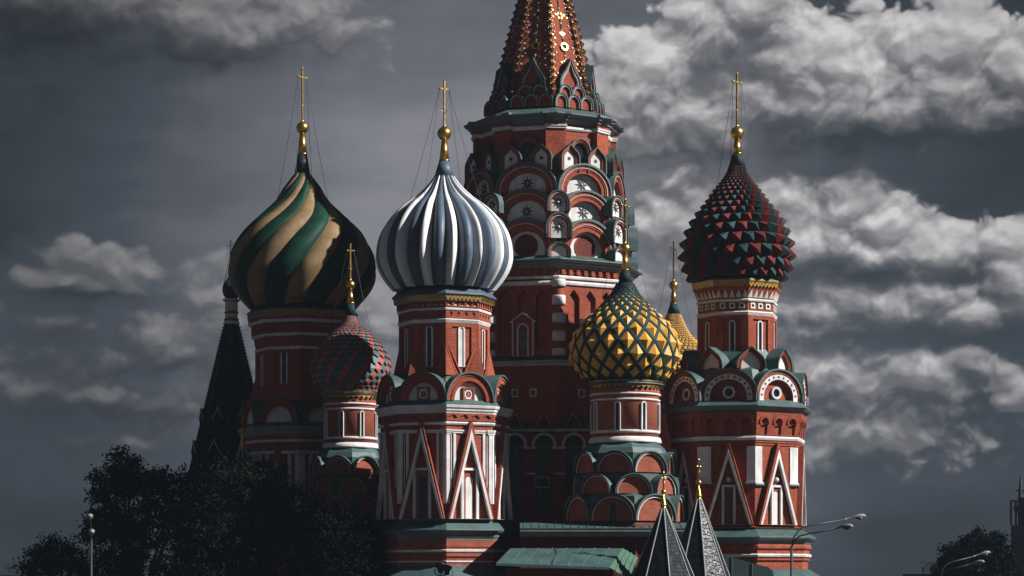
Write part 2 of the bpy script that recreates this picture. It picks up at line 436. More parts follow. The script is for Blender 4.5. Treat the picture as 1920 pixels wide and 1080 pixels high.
def kok(mb, w, zb, h, nb, bands, tym, hood=None, pt=0.0, stilt=0.0, lip=.10, ht=.07, seg=18):
    """arched gable: bands are (outer scale, inner scale, front distance, material); tym is (distance, material); hood is the roof material"""
    def A(s, ex=0.0):
        r = s * w / 2 + ex; hs = s * (h - stilt) + ex
        out = []
        if stilt: out.append((r, zb))
        for i in range(seg + 1):
            a = pi * i / seg; x = r * cos(a); q = 1 - abs(cos(a))
            z = zb + stilt + hs * sin(a) * (1 - .25 * pt * (1 - q) * 1.0)
            z += pt * h * .42 * max(0.0, (q - .45) / .55) ** 1.6
            out.append((x, z))
        if stilt: out.append((-r, zb))
        return out
    nf = bands[0][2]
    for bi, (so, si, n, m) in enumerate(bands):
        a, b = A(so), A(si); k = len(a)
        mb.add([(x, -n, z) for x, z in a] + [(x, -n, z) for x, z in b], [(i, i + 1, k + i + 1, k + i) for i in range(k - 1)], m)
        nn = bands[bi + 1][2] if bi + 1 < len(bands) else tym[0]
        mb.add([(x, -n, z) for x, z in b] + [(x, -nn, z) for x, z in b], [(i, i + 1, k + i + 1, k + i) for i in range(k - 1)], m)
    b = A(bands[-1][1])
    mb.add([(x, -tym[0], z) for x, z in b], [tuple(range(len(b)))], tym[1])
    if hood is not None:
        a, c = A(1.0), A(1.0, ht * h if ht < .5 else ht); k = len(a); q = nf + lip
        mb.add([(x, -q, z) for x, z in c] + [(x, -q, z) for x, z in a], [(i, i + 1, k + i + 1, k + i) for i in range(k - 1)], hood)
        mb.add([(x, -q, z) for x, z in a] + [(x, -nf, z) for x, z in a], [(i, i + 1, k + i + 1, k + i) for i in range(k - 1)], hood)
        mb.add([(x, -nb, z) for x, z in c] + [(x, -q, z) for x, z in c], [(i, i + 1, k + i + 1, k + i) for i in range(k - 1)], hood)

# ------------------------------------------------------------------ towers
VIS = (-3, -2, -1, 0, 1, 2)
class Tower:
    """rows and radii are given as read off the photograph and turned into metres at the tower's own distance"""
    def __init__(s, name, label, cat, cx, D, th=0.0, group=None):
        s.k = D / F; s.D = D; s.th = R_(th)
        s.root = empty(name, ((cx - 960) * s.k, D, 0), label, cat, group)
    def z(s, y, r=0.0): return EYE + (YH - y) * (s.D - r * s.k) / F
    def prof(s, pr, near=True): return [(r * s.k, s.z(y, r if near else 0)) for r, y in pr]
    def ring(s, name, pr, mat, n=8, smooth=None, parent=None, near=True, caps=True, label=None):
        mb = MB(); p = s.prof(pr, near)
        mb.lathe(p, n, s.th, 0, caps)
        o = mb.build(name, mat, parent or s.root, smooth=(n > 8) if smooth is None else smooth)
        if label: o['label'] = label
        return o
    def phi(s, k): return s.th + R_(22.5 + 45 * k)
    def cor(s, k): return s.th + R_(45 * k)
    def apo(s, R): return R * cos(R_(22.5)) * s.k
    def faces(s, name, mb, mats, ks=VIS, parent=None, corner=False, smooth=False):
        """build the part on one side and copy it round the others"""
        out = []; me = None
        for k in ks:
            a = s.cor(k) if corner else s.phi(k)
            if not out: o = mb.build(name, mats, parent or s.root, rot=a, smooth=smooth)
            else: o = again(out[0], parent or s.root, rot=a, kids=False)
            out.append(o)
        return out
    def subs(s, parents, name, mb, mats, smooth=False):
        first = None
        for p in parents:
            if first is None: first = mb.build(name, mats, p, smooth=smooth)
            else: again(first, p)
    def finial(s, yc, ybar, yball, rball, yg0, yg1, rg0, rg1, yn1, rn1, neck='dome_teal', barw=9, wires=(), turn=35, lean=0):
        k = s.k; z = s.z
        mb = MB(); mb.lathe([(rg1 * k, z(yg1)), (rn1 * k, z(yn1))][::-1], 20, 0, 0); mb.build('neck', neck, s.root, smooth=True)
        mb = MB(); mb.lathe([(rg1 * k, z(yg1)), (rg0 * k, z(yg0))], 20, 0, 0)
        mb.lathe([(rg1 * k * 1.08, z(yg1)), (rg1 * k * 1.08, z(yg1 - 1.5))], 20, 0, 0)
        mb.build('gold_cone', 'gold', s.root, smooth=True)
        mb = MB(); mb.ball((0, 0, z(yball)), rball * k, 0, 24, 14)
        mb.lathe([(rball * k * .34, z(yball - rball * .9)), (rball * k * .16, z(yball - rball * 1.35))], 10)
        mb.build('ball', 'gold', s.root, smooth=True)
        mb = MB(); zt = z(yc); zb = z(yball - rball); zm = z(ybar); w = .040 + .0015 * barw; bw = barw * k / cos(R_(turn))
        mb.box(-w, w, -w, w, zb, zt)
        mb.box(-bw, -w, -w, w, zm - w, zm + w); mb.box(w, bw, -w, w, zm - w, zm + w)
        for sx in (-1, 1): mb.ball((sx * bw, 0, zm), w * 1.6, 0, 8, 6)
        mb.ball((0, 0, zt), w * 1.6, 0, 8, 6); mb.ball((0, 0, zm), w * 1.5, 0, 8, 6)
        zz = zb + (zm - zb) * .36
        mb.ball((0, 0, zz), w * 1.7, 0, 8, 6)
        L = (zt - zm) * .5
        for sx in (-1, 1):
            mb.tube([(sx * w, 0, zz), (sx * w * 4, 0, zz + L * .4), (sx * w * 3, 0, zz + L)], w * .45, 5)
        mb.build('cross', 'gold_old', s.root, rot=R_(turn))
        for i, (rx, yy, aa) in enumerate(wires):
            mb = MB(); sx = 1 if i % 2 else -1
            p = Vector((sx * bw * cos(R_(turn)), sx * bw * sin(R_(turn)), zm)); q = Vector((rx * k * sin(R_(aa)), -rx * k * cos(R_(aa)), z(yy)))
            pts = [p.lerp(q, t / 8) - Vector((0, 0, .25 * sin(pi * t / 8))) for t in range(9)]
            mb.tube(pts, .015, 4)
            mb.build('stay_wire', 'metal_dark', s.root)
    def window(s, k_list, w, y0, y1, n, frame=2.6, proud=3.0, pane='glass', t=0.0, corner=False, fm='white', sq=False, name='window'):
        """white framed slit window and its pane; sizes in photo pixels, n the wall's distance from the axis in metres"""
        k = s.k; r = n / k * .9
        z0, z1 = s.z(y1, r), s.z(y0, r); f = frame * k
        if sq: o_ = rect(t * k - w * k / 2, t * k + w * k / 2, z0, z1); i_ = rect(t * k - w * k / 2 + f, t * k + w * k / 2 - f, z0 + f, z1 - f)
        else: o_ = arch(w * k, z0, z1, t * k); i_ = arch(w * k - 2 * f, z0 + .02, z1 - f, t * k)
        mb = MB(); mb.plate(o_, [i_], n - .05, n + proud * k)
        ws = s.faces(name, mb, fm, k_list, corner=corner)
        mb = MB(); mb.plate(i_, [], n - .05, n + .02, sides=False); s.subs(ws, 'pane', mb, pane)
        return ws
    def frieze(s, R, y0, y1, pend, n=8, cnt=8, mat='gold', ks=VIS):
        """gilded band with a scalloped lower edge"""
        k = s.k; mb = MB()
        if n == 8:
            a = s.apo(R); hw = R * sin(R_(22.5)) * k; zt = s.z(y0, R); zb = s.z(y1, R); zp = s.z(y1 + pend, R); c = 2 * hw / cnt
            pts = [(hw, zb), (hw, zt), (-hw, zt), (-hw, zb)]
            for i in range(cnt):
                x = -hw + c * i
                pts += [(x + c * .08, zb), (x + c * .22, zb + (zp - zb) * .55), (x + c * .5, zp), (x + c * .78, zb + (zp - zb) * .55), (x + c * .92, zb)]
            holes = []
            for i in range(cnt):
                x = -hw + c * (i + .5); holes.append(disc(x, zb + (zt - zb) * .28, c * .16, 8))
                holes.append(disc(x + c * .5 * (1 if i < cnt - 1 else -1) * .98, zb + (zt - zb) * .68, c * .09, 6) if i < cnt - 1 else disc(x, zb + (zt - zb) * .78, c * .07, 6))
            mb.plate(pts, holes, a - .04, a + .03)
            mb.plate(rect(-hw, hw, zt - .10, zt), [], a + .03, a + .10)
            return s.faces('gold_frieze', mb, mat, ks)
        zt = s.z(y0); zb = s.z(y1); zp = s.z(y1 + pend); r = R * k
        mb.lathe([(r, zb), (r, zt)], 64, 0, 0, caps=False)
        mb.lathe([(r + .08, zt - .12), (r + .08, zt)], 64, 0, 0, caps=False)
        for i in range(cnt):
            a = 2 * pi * i / cnt; da = pi / cnt
            P = [(a - da * .9, zb), (a - da * .5, zb + (zp - zb) * .6), (a, zp), (a + da * .5, zb + (zp - zb) * .6), (a + da * .9, zb)]
            mb.add([((r + .02) * sin(g), -(r + .02) * cos(g), h) for g, h in P], [(4, 3, 2, 1, 0)[::-1]])
            P = [(a + da * .35 * cos(q), (zb + zt) / 2 + .34 * (zt - zb) * sin(q)) for q in [2 * pi * j / 6 for j in range(6)]]
            mb.add([((r + .012) * sin(g), -(r + .012) * cos(g), h) for g, h in P], [tuple(range(6))], 1)  # dark dots painted for the shade in the piercings
        return [mb.build('gold_frieze', [mat, 'hole_shade'], s.root)]

# ---- the onion shells
def lobed(T, tab, N, mats, amp, twist, shapes, rows=70, seg=6, phase=0.0, name='dome', cap_y=None):
    """onion of N pairs of lobes; twist(y) turns them, shapes gives each kind's bulge"""
    y0, y1 = tab[0][0], tab[-1][0]
    ys = [y0 + (y1 - y0) * (i / rows) for i in range(rows + 1)]
    obs = []
    mb = MB()
    for l in range(2 * N):
        wA = shapes[l % 2][1]; wB = shapes[(l + 1) % 2][1]
        a0 = 2 * pi / N * (l // 2) + (0 if l % 2 == 0 else 2 * pi / N * wA / (wA + wB))
        da = 2 * pi / N * wA / (wA + wB)
        pts = []
        for y in ys:
            r = lerp(tab, y); tw = lerp(twist, y) if twist else 0
            am = amp * r * (1.0 if y < y1 - (y1 - y0) * .06 else 1.0)
            for i in range(seg + 1):
                u = i / seg; f = shapes[l % 2][0](u)
                rr = (r - am * .7 + am * f) * T.k; a = phase + a0 + da * u + R_(tw)
                pts.append((rr * sin(a), -rr * cos(a), T.z(y)))
        fs = [(j * (seg + 1) + i, (j + 1) * (seg + 1) + i, (j + 1) * (seg + 1) + i + 1, j * (seg + 1) + i) for j in range(0) for i in range(0)]
        for j in range(rows):
            for i in range(seg):
                a = j * (seg + 1) + i; fs.append((a, a + seg + 1, a + seg + 2, a + 1))
        mb.add(pts, fs, l % 2)
    shell(T, [(y, r * .9) for y, r in tab], 'metal_dark', 'dome_gap_plug', 32)  # added inner shell, keeps sky from leaking through cracks between lobes
    return mb.build(name, mats, T.root, smooth=True)
def march(T, tab, N, ratio, y_stop):
    """rows up the onion whose height keeps step with the width of a cell"""
    y = tab[-1][0]; out = [y]
    while y > y_stop:
        r = lerp(tab, y); st = max(ratio * 2 * pi * r / N, 1.6)
        # walk that far along the outline
        left = st; yy = y
        while left > 0 and yy > y_stop:
            a = lerp(tab, yy); b = lerp(tab, yy - .5); left -= math.hypot(.5, a - b); yy -= .5
        y = yy; out.append(y)
    return out
def spot(T, tab, y, a, out=0.0):
    r = lerp(tab, y); e = .6
    dr = (lerp(tab, y + e) - lerp(tab, y - e)) / (2 * e)
    L = math.hypot(1, dr); nr, nz = 1 / L, dr / L        # outward normal (radius, up)
    rr = (r + out * nr) * T.k
    return Vector((rr * sin(a), -rr * cos(a), T.z(y - out * nz)))
def shell(T, tab, mat, name='dome', n=48, inset=0.0, rows=40):
    mb = MB(); y0, y1 = tab[0][0], tab[-1][0]
    pr = [((lerp(tab, y1 + (y0 - y1) * i / rows) - inset) * T.k, T.z(y1 + (y0 - y1) * i / rows)) for i in range(rows + 1)]
    mb.lathe(pr, n, 0, 0)
    return mb.build(name, mat, T.root, smooth=True)

GRP = 'towers of the cathedral'
def tent_ribs(): pass
# ================================================================== white and blue striped dome (front left)
def build_striped_white():
    T = Tower('onion_dome_tower', 'tower with white and blue vertically pleated onion dome on a red octagon, nearest the camera', 'tower', 833, 157.5, 3.5, GRP)
    k = T.k
    T.finial(150, 167, 250.5, 13, 264, 302, 5, 9.5, 335, 20, 'dome_blue', 8.5, [(84, 404, -115), (84, 404, 65), (64, 384, -35), (64, 384, 145)], 40)
    tab = [(331, 18), (349, 31), (369, 51), (389, 77), (409, 96), (429, 110), (449, 118), (469, 121.5), (489, 122), (508, 117), (528, 106), (546, 92)]
    lobed(T, tab, 14, ['dome_white', 'dome_blue'], .14, [(331, -9), (380, -2), (430, 1), (546, 0)],
          [(lambda u: 1.12 * (1 - abs(2 * u - 1)), 1.0), (lambda u: .92 * max(0, sin(pi * u)) ** .6, 1.12)], phase=R_(-24))
    T.ring('dome_skirt', [(88, 538), (97, 546), (99, 549), (97, 551), (88, 552)], 'dome_blue')
    T.frieze(94.5, 548, 557, 5, 8, 9)
    wall = T.ring('drum', [(84, 714), (82, 704), (82.5, 600), (84, 592), (85, 578), (86, 577), (88, 562), (91, 556), (93, 549)], 'brick')
    T.ring('string_course', [(88, 563), (92.5, 562), (92.5, 559.5), (91, 558), (88, 557)], 'white')
    T.ring('string_course', [(85, 581), (88, 580), (89, 577), (87, 575), (84, 575)], 'white')
    T.ring('string_course', [(82, 606), (85, 604), (87, 600), (88, 598), (85, 596), (82, 596)], 'white')
    # row of small blind arches under the frieze
    mb = MB(); a = T.apo(86.2); hw = 86 * sin(R_(22.5)) * k
    holes = [arch(2 * hw / 5 * .62, T.z(573, 80), T.z(563.5, 80), (i - 2) * 2 * hw / 5 * .96) for i in range(5)]
    mb.plate(rect(-hw * 1.02, hw * 1.02, T.z(575, 80), T.z(562, 80)), holes, a - .25, a + 3.2 * k)
    bl = T.faces('blind_arcade', mb, 'brick')
    mb = MB()
    for i in range(5): mb.plate(arch(2 * hw / 5 * .62, T.z(573, 80), T.z(566, 80), (i - 2) * 2 * hw / 5 * .96), [], a - .2, a + .7 * k, sides=False)
    T.subs(bl, 'arch_infill', mb, 'white')
    # diamond pierced band
    mb = MB(); a = T.apo(83.5); hw = 83.5 * sin(R_(22.5)) * k; z0, z1 = T.z(597, 78), T.z(579, 78); zm = (z0 + z1) / 2
    holes = []
    for i in range(4):
        c = (i - 1.5) * hw * .48; d = hw * .15
        holes.append([(c + d, zm), (c, zm + d * 1.0), (c - d, zm), (c, zm - d * 1.0)])
    mb.plate(rect(-hw * 1.02, hw * 1.02, z0, z1), holes, a - .3, a + 2.6 * k)
    T.faces('diamond_band', mb, 'brick')
    # corner strips and panel heads of the drum
    mb = MB(); a = T.apo(82.3); hw = 82.3 * sin(R_(22.5)) * k
    op = rect(-hw * .62, hw * .62, T.z(712, 76), T.z(612, 76))
    mb.plate(rect(-hw * 1.015, hw * 1.015, T.z(712, 76), T.z(606, 76)), [op], a - .1, a + 3.0 * k)
    T.faces('wall_panel', mb, 'brick')
    T.window((-3, -2, -1, 1, 2), 14, 611, 688, T.apo(82.3), 2.8, 2.2, 'glass')
    T.window((0,), 14, 611, 688, T.apo(82.3), 3.0, 2.2, 'white')
    # pointed spikes at the foot of the drum
    mb = MB(); R = 82 * k; zt, zb = T.z(637, 84), T.z(703, 90); w = 29 * k; q = 15 * k
    ap = (0, -(R + .5 * k), zt); l = (-w, -(R - 9 * k), zb); r = (w, -(R - 9 * k), zb); f = (0, -(R + q), zb); b = (0, -(R - 20 * k), zb)
    mb.add([ap, l, f, r, b], [(0, 1, 2), (0, 2, 3), (0, 3, 4), (0, 4, 1)])
    for e in (l, r):
        mb.tube([Vector(ap) + Vector((0, -.03, .02)), Vector(e) + Vector((0, -.10, 0))], 2.0 * k, 5)
        mb.tube([Vector(ap).lerp(Vector(f), .16) * 1.0 + Vector((0, 0, 0)), (Vector(e) * .74 + Vector(f) * .26)], 1.0 * k, 4)
    T.faces('pointed_gable', mb, 'brick', corner=True)
    # round gables
    T.ring('lower_roof', [(112, 752), (109, 738), (97, 712), (82, 694)], 'green')
    mb = MB(); n = T.apo(121); zb = T.z(751, 112); h = T.z(699, 112) - zb; w = 88 * k / .93
    kok(mb, w * .97, zb, h, n - 42 * k, [(1.0, .90, n + 3 * k, 0), (.90, .82, n + 1.5 * k, 0), (.82, .72, n + 3 * k, 0), (.72, .66, n + 0, 0)], (n - 6 * k, 1), 2, lip=.12, ht=.055)
    gb = T.faces('arched_gable', mb, ['brick', 'white', 'green'])
    mb = MB(); zz0, zz1 = zb + .04, zb + 25 * k
    mb.plate(rect(-12 * k, 12 * k, zz0, zz1), [rect(-8.5 * k, 8.5 * k, zz0 + .1, zz1 - 3 * k)], n - 7 * k, n - 2 * k)
    fr = T.subs(gb, 'tile_frame', mb, 'brick')
    mb = MB(); mb.plate(rect(-8.5 * k, 8.5 * k, zz0 + .1, zz1 - 3 * k), [disc(0, zz0 + 11.5 * k, 5.6 * k, 12)], n - 6.5 * k, n - 3.6 * k)
    for sx in (-1, 1):
        for sz in (-1, 1): mb.plate(disc(sx * 5.8 * k, zz0 + 11.5 * k + sz * 6.4 * k, 1.5 * k, 6), [], n - 3.7 * k, n - 3.2 * k, 1)
    mb.plate(disc(0, zz0 + 11.5 * k, 5.6 * k, 12), [], n - 6 * k, n - 4.6 * k, 1); mb.plate(star(0, zz0 + 11.5 * k, 5 * k, 2.4 * k, 6), [], n - 4.6 * k, n - 3.4 * k, 2)
    T.subs(gb, 'painted_tile', mb, ['white', 'star_black', 'tile_red'])
    T.ring('ledge_roof', [(130, 757.5), (128, 756.5), (119, 749)], 'green')
    T.ring('cornice', [(119, 776), (123, 774), (124, 771), (126, 769), (126.5, 765.5), (129, 763), (130, 759), (130, 757.8), (119, 757.8)], 'white')
    # body
    T.ring('body', [(118, 985), (118, 974), (119, 880), (119.5, 790), (121, 786), (121, 772)], 'brick')
    mb = MB(); a = T.apo(121); hw = 121 * sin(R_(22.5)) * k; zm = T.z(782, 112); holes = []
    for i in range(4):
        c = (i - 1.5) * hw * .49; d = hw * .20; e = 5.2 * k
        holes.append([(c + d, zm - e * .3), (c + d * .3, zm + e), (c - d, zm + e * .1), (c - d * .2, zm - e)])
    mb.plate(rect(-hw * 1.01, hw * 1.01, T.z(789, 112), T.z(775, 112)), holes, a - .3, a + 3 * k)
    T.faces('zigzag_band', mb, 'brick')
    T.ring('string_course', [(119, 796), (123, 795), (124.5, 792), (123, 790), (119, 790)], 'white')
    # capitals and pilaster strips, on both sides of each face
    a = T.apo(119.3); hw = 119.3 * sin(R_(22.5)) * k
    for sx in (-1, 1):
        mb = MB()
        def strip(x0, x1, y0, y1, pr, m=0):
            u = sorted((sx * x0, sx * x1)); mb.plate(rect(u[0], u[1], T.z(y1, 110), T.z(y0, 110)), [], a - .1, a + pr * k, m)
        strip(hw - 11 * k, hw + 1.5 * k, 805, 808, 5.5); strip(hw - 10 * k, hw + 1.2 * k, 808, 811, 4.4); strip(hw - 8.5 * k, hw + .8 * k, 811, 814, 3.4)
        strip(hw - 42 * k, hw - 11 * k, 805.5, 808.5, 4.2); strip(hw - 40 * k, hw - 11 * k, 808.5, 812, 3.0)
        strip(hw - 6.2 * k, hw + .4 * k, 814, 944, 2.6); strip(hw - 18.5 * k, hw - 13.5 * k, 812, 915, 2.2); strip(hw - 10.2 * k, hw - 9 * k, 814, 930, 1.4)
        T.faces('pilaster', mb, 'white')
    # tall triangular gables
    zt, zb = T.z(790, 122), T.z(973, 118); wv = 46 * k
    def tri(wd, top, bot): return [(wd, bot), (0, top), (-wd, bot)]
    mb = MB(); n = T.apo(119)
    o_ = [(wv, zb), (2.2 * k, zt), (-2.2 * k, zt), (-wv, zb)]; i_ = [(wv * .915, zb + .01), (0, zt - 16 * k), (-wv * .915, zb + .01)]
    mb.plate(o_, [i_], n - .1, n + 11 * k)
    gs = T.faces('triangular_gable', mb, 'brick')
    mb = MB(); mb.plate([(wv * .935, zb + .012), (0, zt - 12.5 * k), (-wv * .935, zb + .012)], [[(wv * .83, zb + .02), (0, zt - 32 * k), (-wv * .83, zb + .02)]], n + 4 * k, n + 11.8 * k)
    T.subs(gs, 'gable_trim', mb, 'white')
    mb = MB(); mb.plate(rect(-17.5 * k, 17.5 * k, zb, T.z(877, 112)), [rect(-12.5 * k, 12.5 * k, zb + .02, T.z(881.5, 112))], n - .1, n + 6 * k, 0)
    ws = T.faces('window', mb, 'white')
    mb = MB(); mb.plate(rect(-12.5 * k, 12.5 * k, zb + .02, T.z(881.5, 112)), [arch(15 * k, zb + .04, T.z(892, 112))], n - .06, n + 1.6 * k)
    T.subs(ws, 'window_reveal', mb, 'brick')
    lit = [w for i, w in enumerate(ws) if VIS[i] in (-2, 0)]; dk = [w for i, w in enumerate(ws) if VIS[i] not in (-2, 0)]
    mb = MB(); mb.plate(arch(15 * k, zb + .04, T.z(892, 112)), [], n - .1, n + .4 * k, sides=False)
    T.subs(lit, 'white_pane', mb, 'white'); T.subs(dk, 'pane', mb, 'glass')  # white panes on some sides, dark glass on the rest
    # base
    T.ring('base_roof', [(138, 993.5), (137, 992), (121, 978), (121, 973), (117, 972)], 'green')
    T.ring('base_cornice', [(122, 1016), (124, 1013), (124, 1010), (127, 1006), (128, 1002), (134, 998), (137, 995), (138, 993.7), (122, 993.7)], 'lead')
    T.ring('plinth_wall', [(125, 1290), (122, 1068), (121, 1050), (124, 1040), (124, 1012)], 'brick_soft')
    T.ring('string_course', [(122, 1036), (126, 1034.5), (127, 1031.5), (124.5, 1030), (120, 1030)], 'white')
    T.ring('string_course', [(120, 1054.5), (123.5, 1053.8), (123.5, 1051.6), (120, 1051)], 'white')
    T.ring('string_course', [(121, 1026), (125.5, 1025), (125.5, 1022), (121, 1021)], 'brick_soft')
    T.ring('string_course', [(120, 1044), (125, 1043), (125, 1040), (120, 1039)], 'brick_soft')
    T.ring('apron_roof', [(160, 1105), (150, 1086), (122, 1061), (118, 1060)], 'green')
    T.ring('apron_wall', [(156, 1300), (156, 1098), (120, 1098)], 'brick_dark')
    return T

# ================================================================== green and cream swirled dome (back left)
def build_swirl():
    T = Tower('onion_dome_tower', 'tower with dark green and cream twisted onion dome, the widest dome, at the far left', 'tower', 567, 174.0, 3.0, GRP)
    k = T.k
    T.finial(127, 145, 240, 11.5, 252, 290, 5, 9, 328, 15, 'metal_dark', 7, [(51, 386, -100), (51, 386, 80), (20, 340, -30), (20, 340, 120)], 50)
    tab = [(324, 13), (352, 34), (378, 50), (401, 73), (424, 98), (447, 116), (470, 128), (493, 134), (516, 135.5), (540, 128), (563, 113), (580, 98)]
    lobed(T, tab, 8, ['dome_cream', 'dome_green'], .085, [(324, 10), (370, -26), (420, -50), (455, -66), (500, -82), (540, -94), (580, -104)],
          [(lambda u: sin(pi * u) ** .7 if 0 < u < 1 else 0, 1.0), (lambda u: sin(pi * u) ** .7 if 0 < u < 1 else 0, 1.05)], rows=90, seg=8, phase=R_(-2))
    T.ring('dome_skirt', [(94, 570), (103, 576), (105, 578), (94, 580)], 'green_dark')
    T.frieze(102, 577, 587, 5, 8, 9, 'gold_old')
    T.ring('drum', [(86, 800), (85, 656), (89, 640), (91, 626), (96, 606), (101, 596), (101, 579)], 'brick')
    for (r, y) in ((101, 599), (94, 625), (88, 651)):
        T.ring('string_course', [(r - 4, y + 3.5), (r, y + 2.5), (r + 1.5, y - 1), (r, y - 3), (r - 5, y - 3)], 'white')
    mb = MB(); a = T.apo(97); hw = 95 * sin(R_(22.5)) * k
    mb.plate(rect(-hw, hw, T.z(622, 85), T.z(604, 85)), [arch(hw * .3, T.z(619, 85), T.z(607, 85), (i - 2) * hw * .385) for i in range(5)], a - .6, a - .05)
    T.faces('blind_arcade', mb, 'brick')
    mb = MB(); a = T.apo(85.2); hw = 85.2 * sin(R_(22.5)) * k
    mb.plate(rect(-hw * 1.01, hw * 1.01, T.z(760, 76), T.z(655, 76)), [rect(-hw * .6, hw * .6, T.z(760, 76) + .02, T.z(661, 76))], a - .1, a + 3 * k)
    T.faces('wall_panel', mb, 'brick')
    T.window((-3, -2, -1, 0, 1, 2), 14, 657, 720, T.apo(85), 2.8, 2.2)
    mb = MB(); R = 85 * k; zt, zb = T.z(690, 90), T.z(752, 95); w = 27 * k
    mb.add([(0, -(R + .5 * k), zt), (-w, -(R - 9 * k), zb), (0, -(R + 15 * k), zb), (w, -(R - 9 * k), zb)], [(0, 1, 2), (0, 2, 3)])
    T.faces('pointed_gable', mb, 'brick', corner=True)
    T.ring('lower_roof', [(104, 792), (98, 765), (86, 745)], 'green')
    mb = MB(); n = T.apo(113); zb = T.z(791, 104); h = T.z(748, 104) - zb; w = 80 * k
    kok(mb, w, zb, h, n - 36 * k, [(1.0, .88, n + 3 * k, 0), (.88, .78, n + 1 * k, 0), (.78, .70, n + 2.4 * k, 0)], (n - 5 * k, 1), 2, lip=.1, ht=.05)
    T.faces('arched_gable', mb, ['brick', 'white', 'green'])
    T.ring('ledge_roof', [(122, 798), (120, 797), (110, 790)], 'green')
    T.ring('cornice', [(112, 816), (116, 812), (118, 806), (121, 802), (122, 798.3), (110, 798.3)], 'grey')
    T.ring('body', [(111, 1010), (112, 830), (113, 812)], 'brick')
    T.ring('string_course', [(110, 829), (115, 828), (116, 825), (114, 823), (110, 823)], 'white')
    zt, zb = T.z(838, 110), T.z(990, 108); wv = 42 * k; n = T.apo(112)
    mb = MB(); mb.plate([(wv, zb), (2 * k, zt), (-2 * k, zt), (-wv, zb)], [[(wv * .82, zb + .01), (0, zt - 30 * k), (-wv * .82, zb + .01)]], n - .1, n + 8 * k)
    gs = T.faces('triangular_gable', mb, 'brick')
    mb = MB(); mb.plate([(wv * .83, zb + .012), (0, zt - 27 * k), (-wv * .83, zb + .012)], [[(wv * .77, zb + .02), (0, zt - 37 * k), (-wv * .77, zb + .02)]], n + 3 * k, n + 8.8 * k)
    T.subs(gs, 'gable_trim', mb, 'white')
    hw = 112 * sin(R_(22.5)) * k
    for sx in (-1, 1):
        mb = MB()
        for x0, x1, y0, y1, pr in ((hw - 36 * k, hw, 845, 851, 4), (hw - 9 * k, hw, 851, 960, 2.4), (hw - 24 * k, hw - 17 * k, 851, 940, 2)):
            u = sorted((sx * x0, sx * x1)); mb.plate(rect(u[0], u[1], T.z(y1, 104), T.z(y0, 104)), [], n - .1, n + pr * k)
        T.faces('pilaster', mb, 'white')
    T.ring('base_roof', [(128, 1010), (114, 992), (108, 990)], 'green')
    T.ring('plinth_wall', [(118, 1290), (118, 1016), (126, 1010.3), (110, 1010.3)], 'brick')
    return T

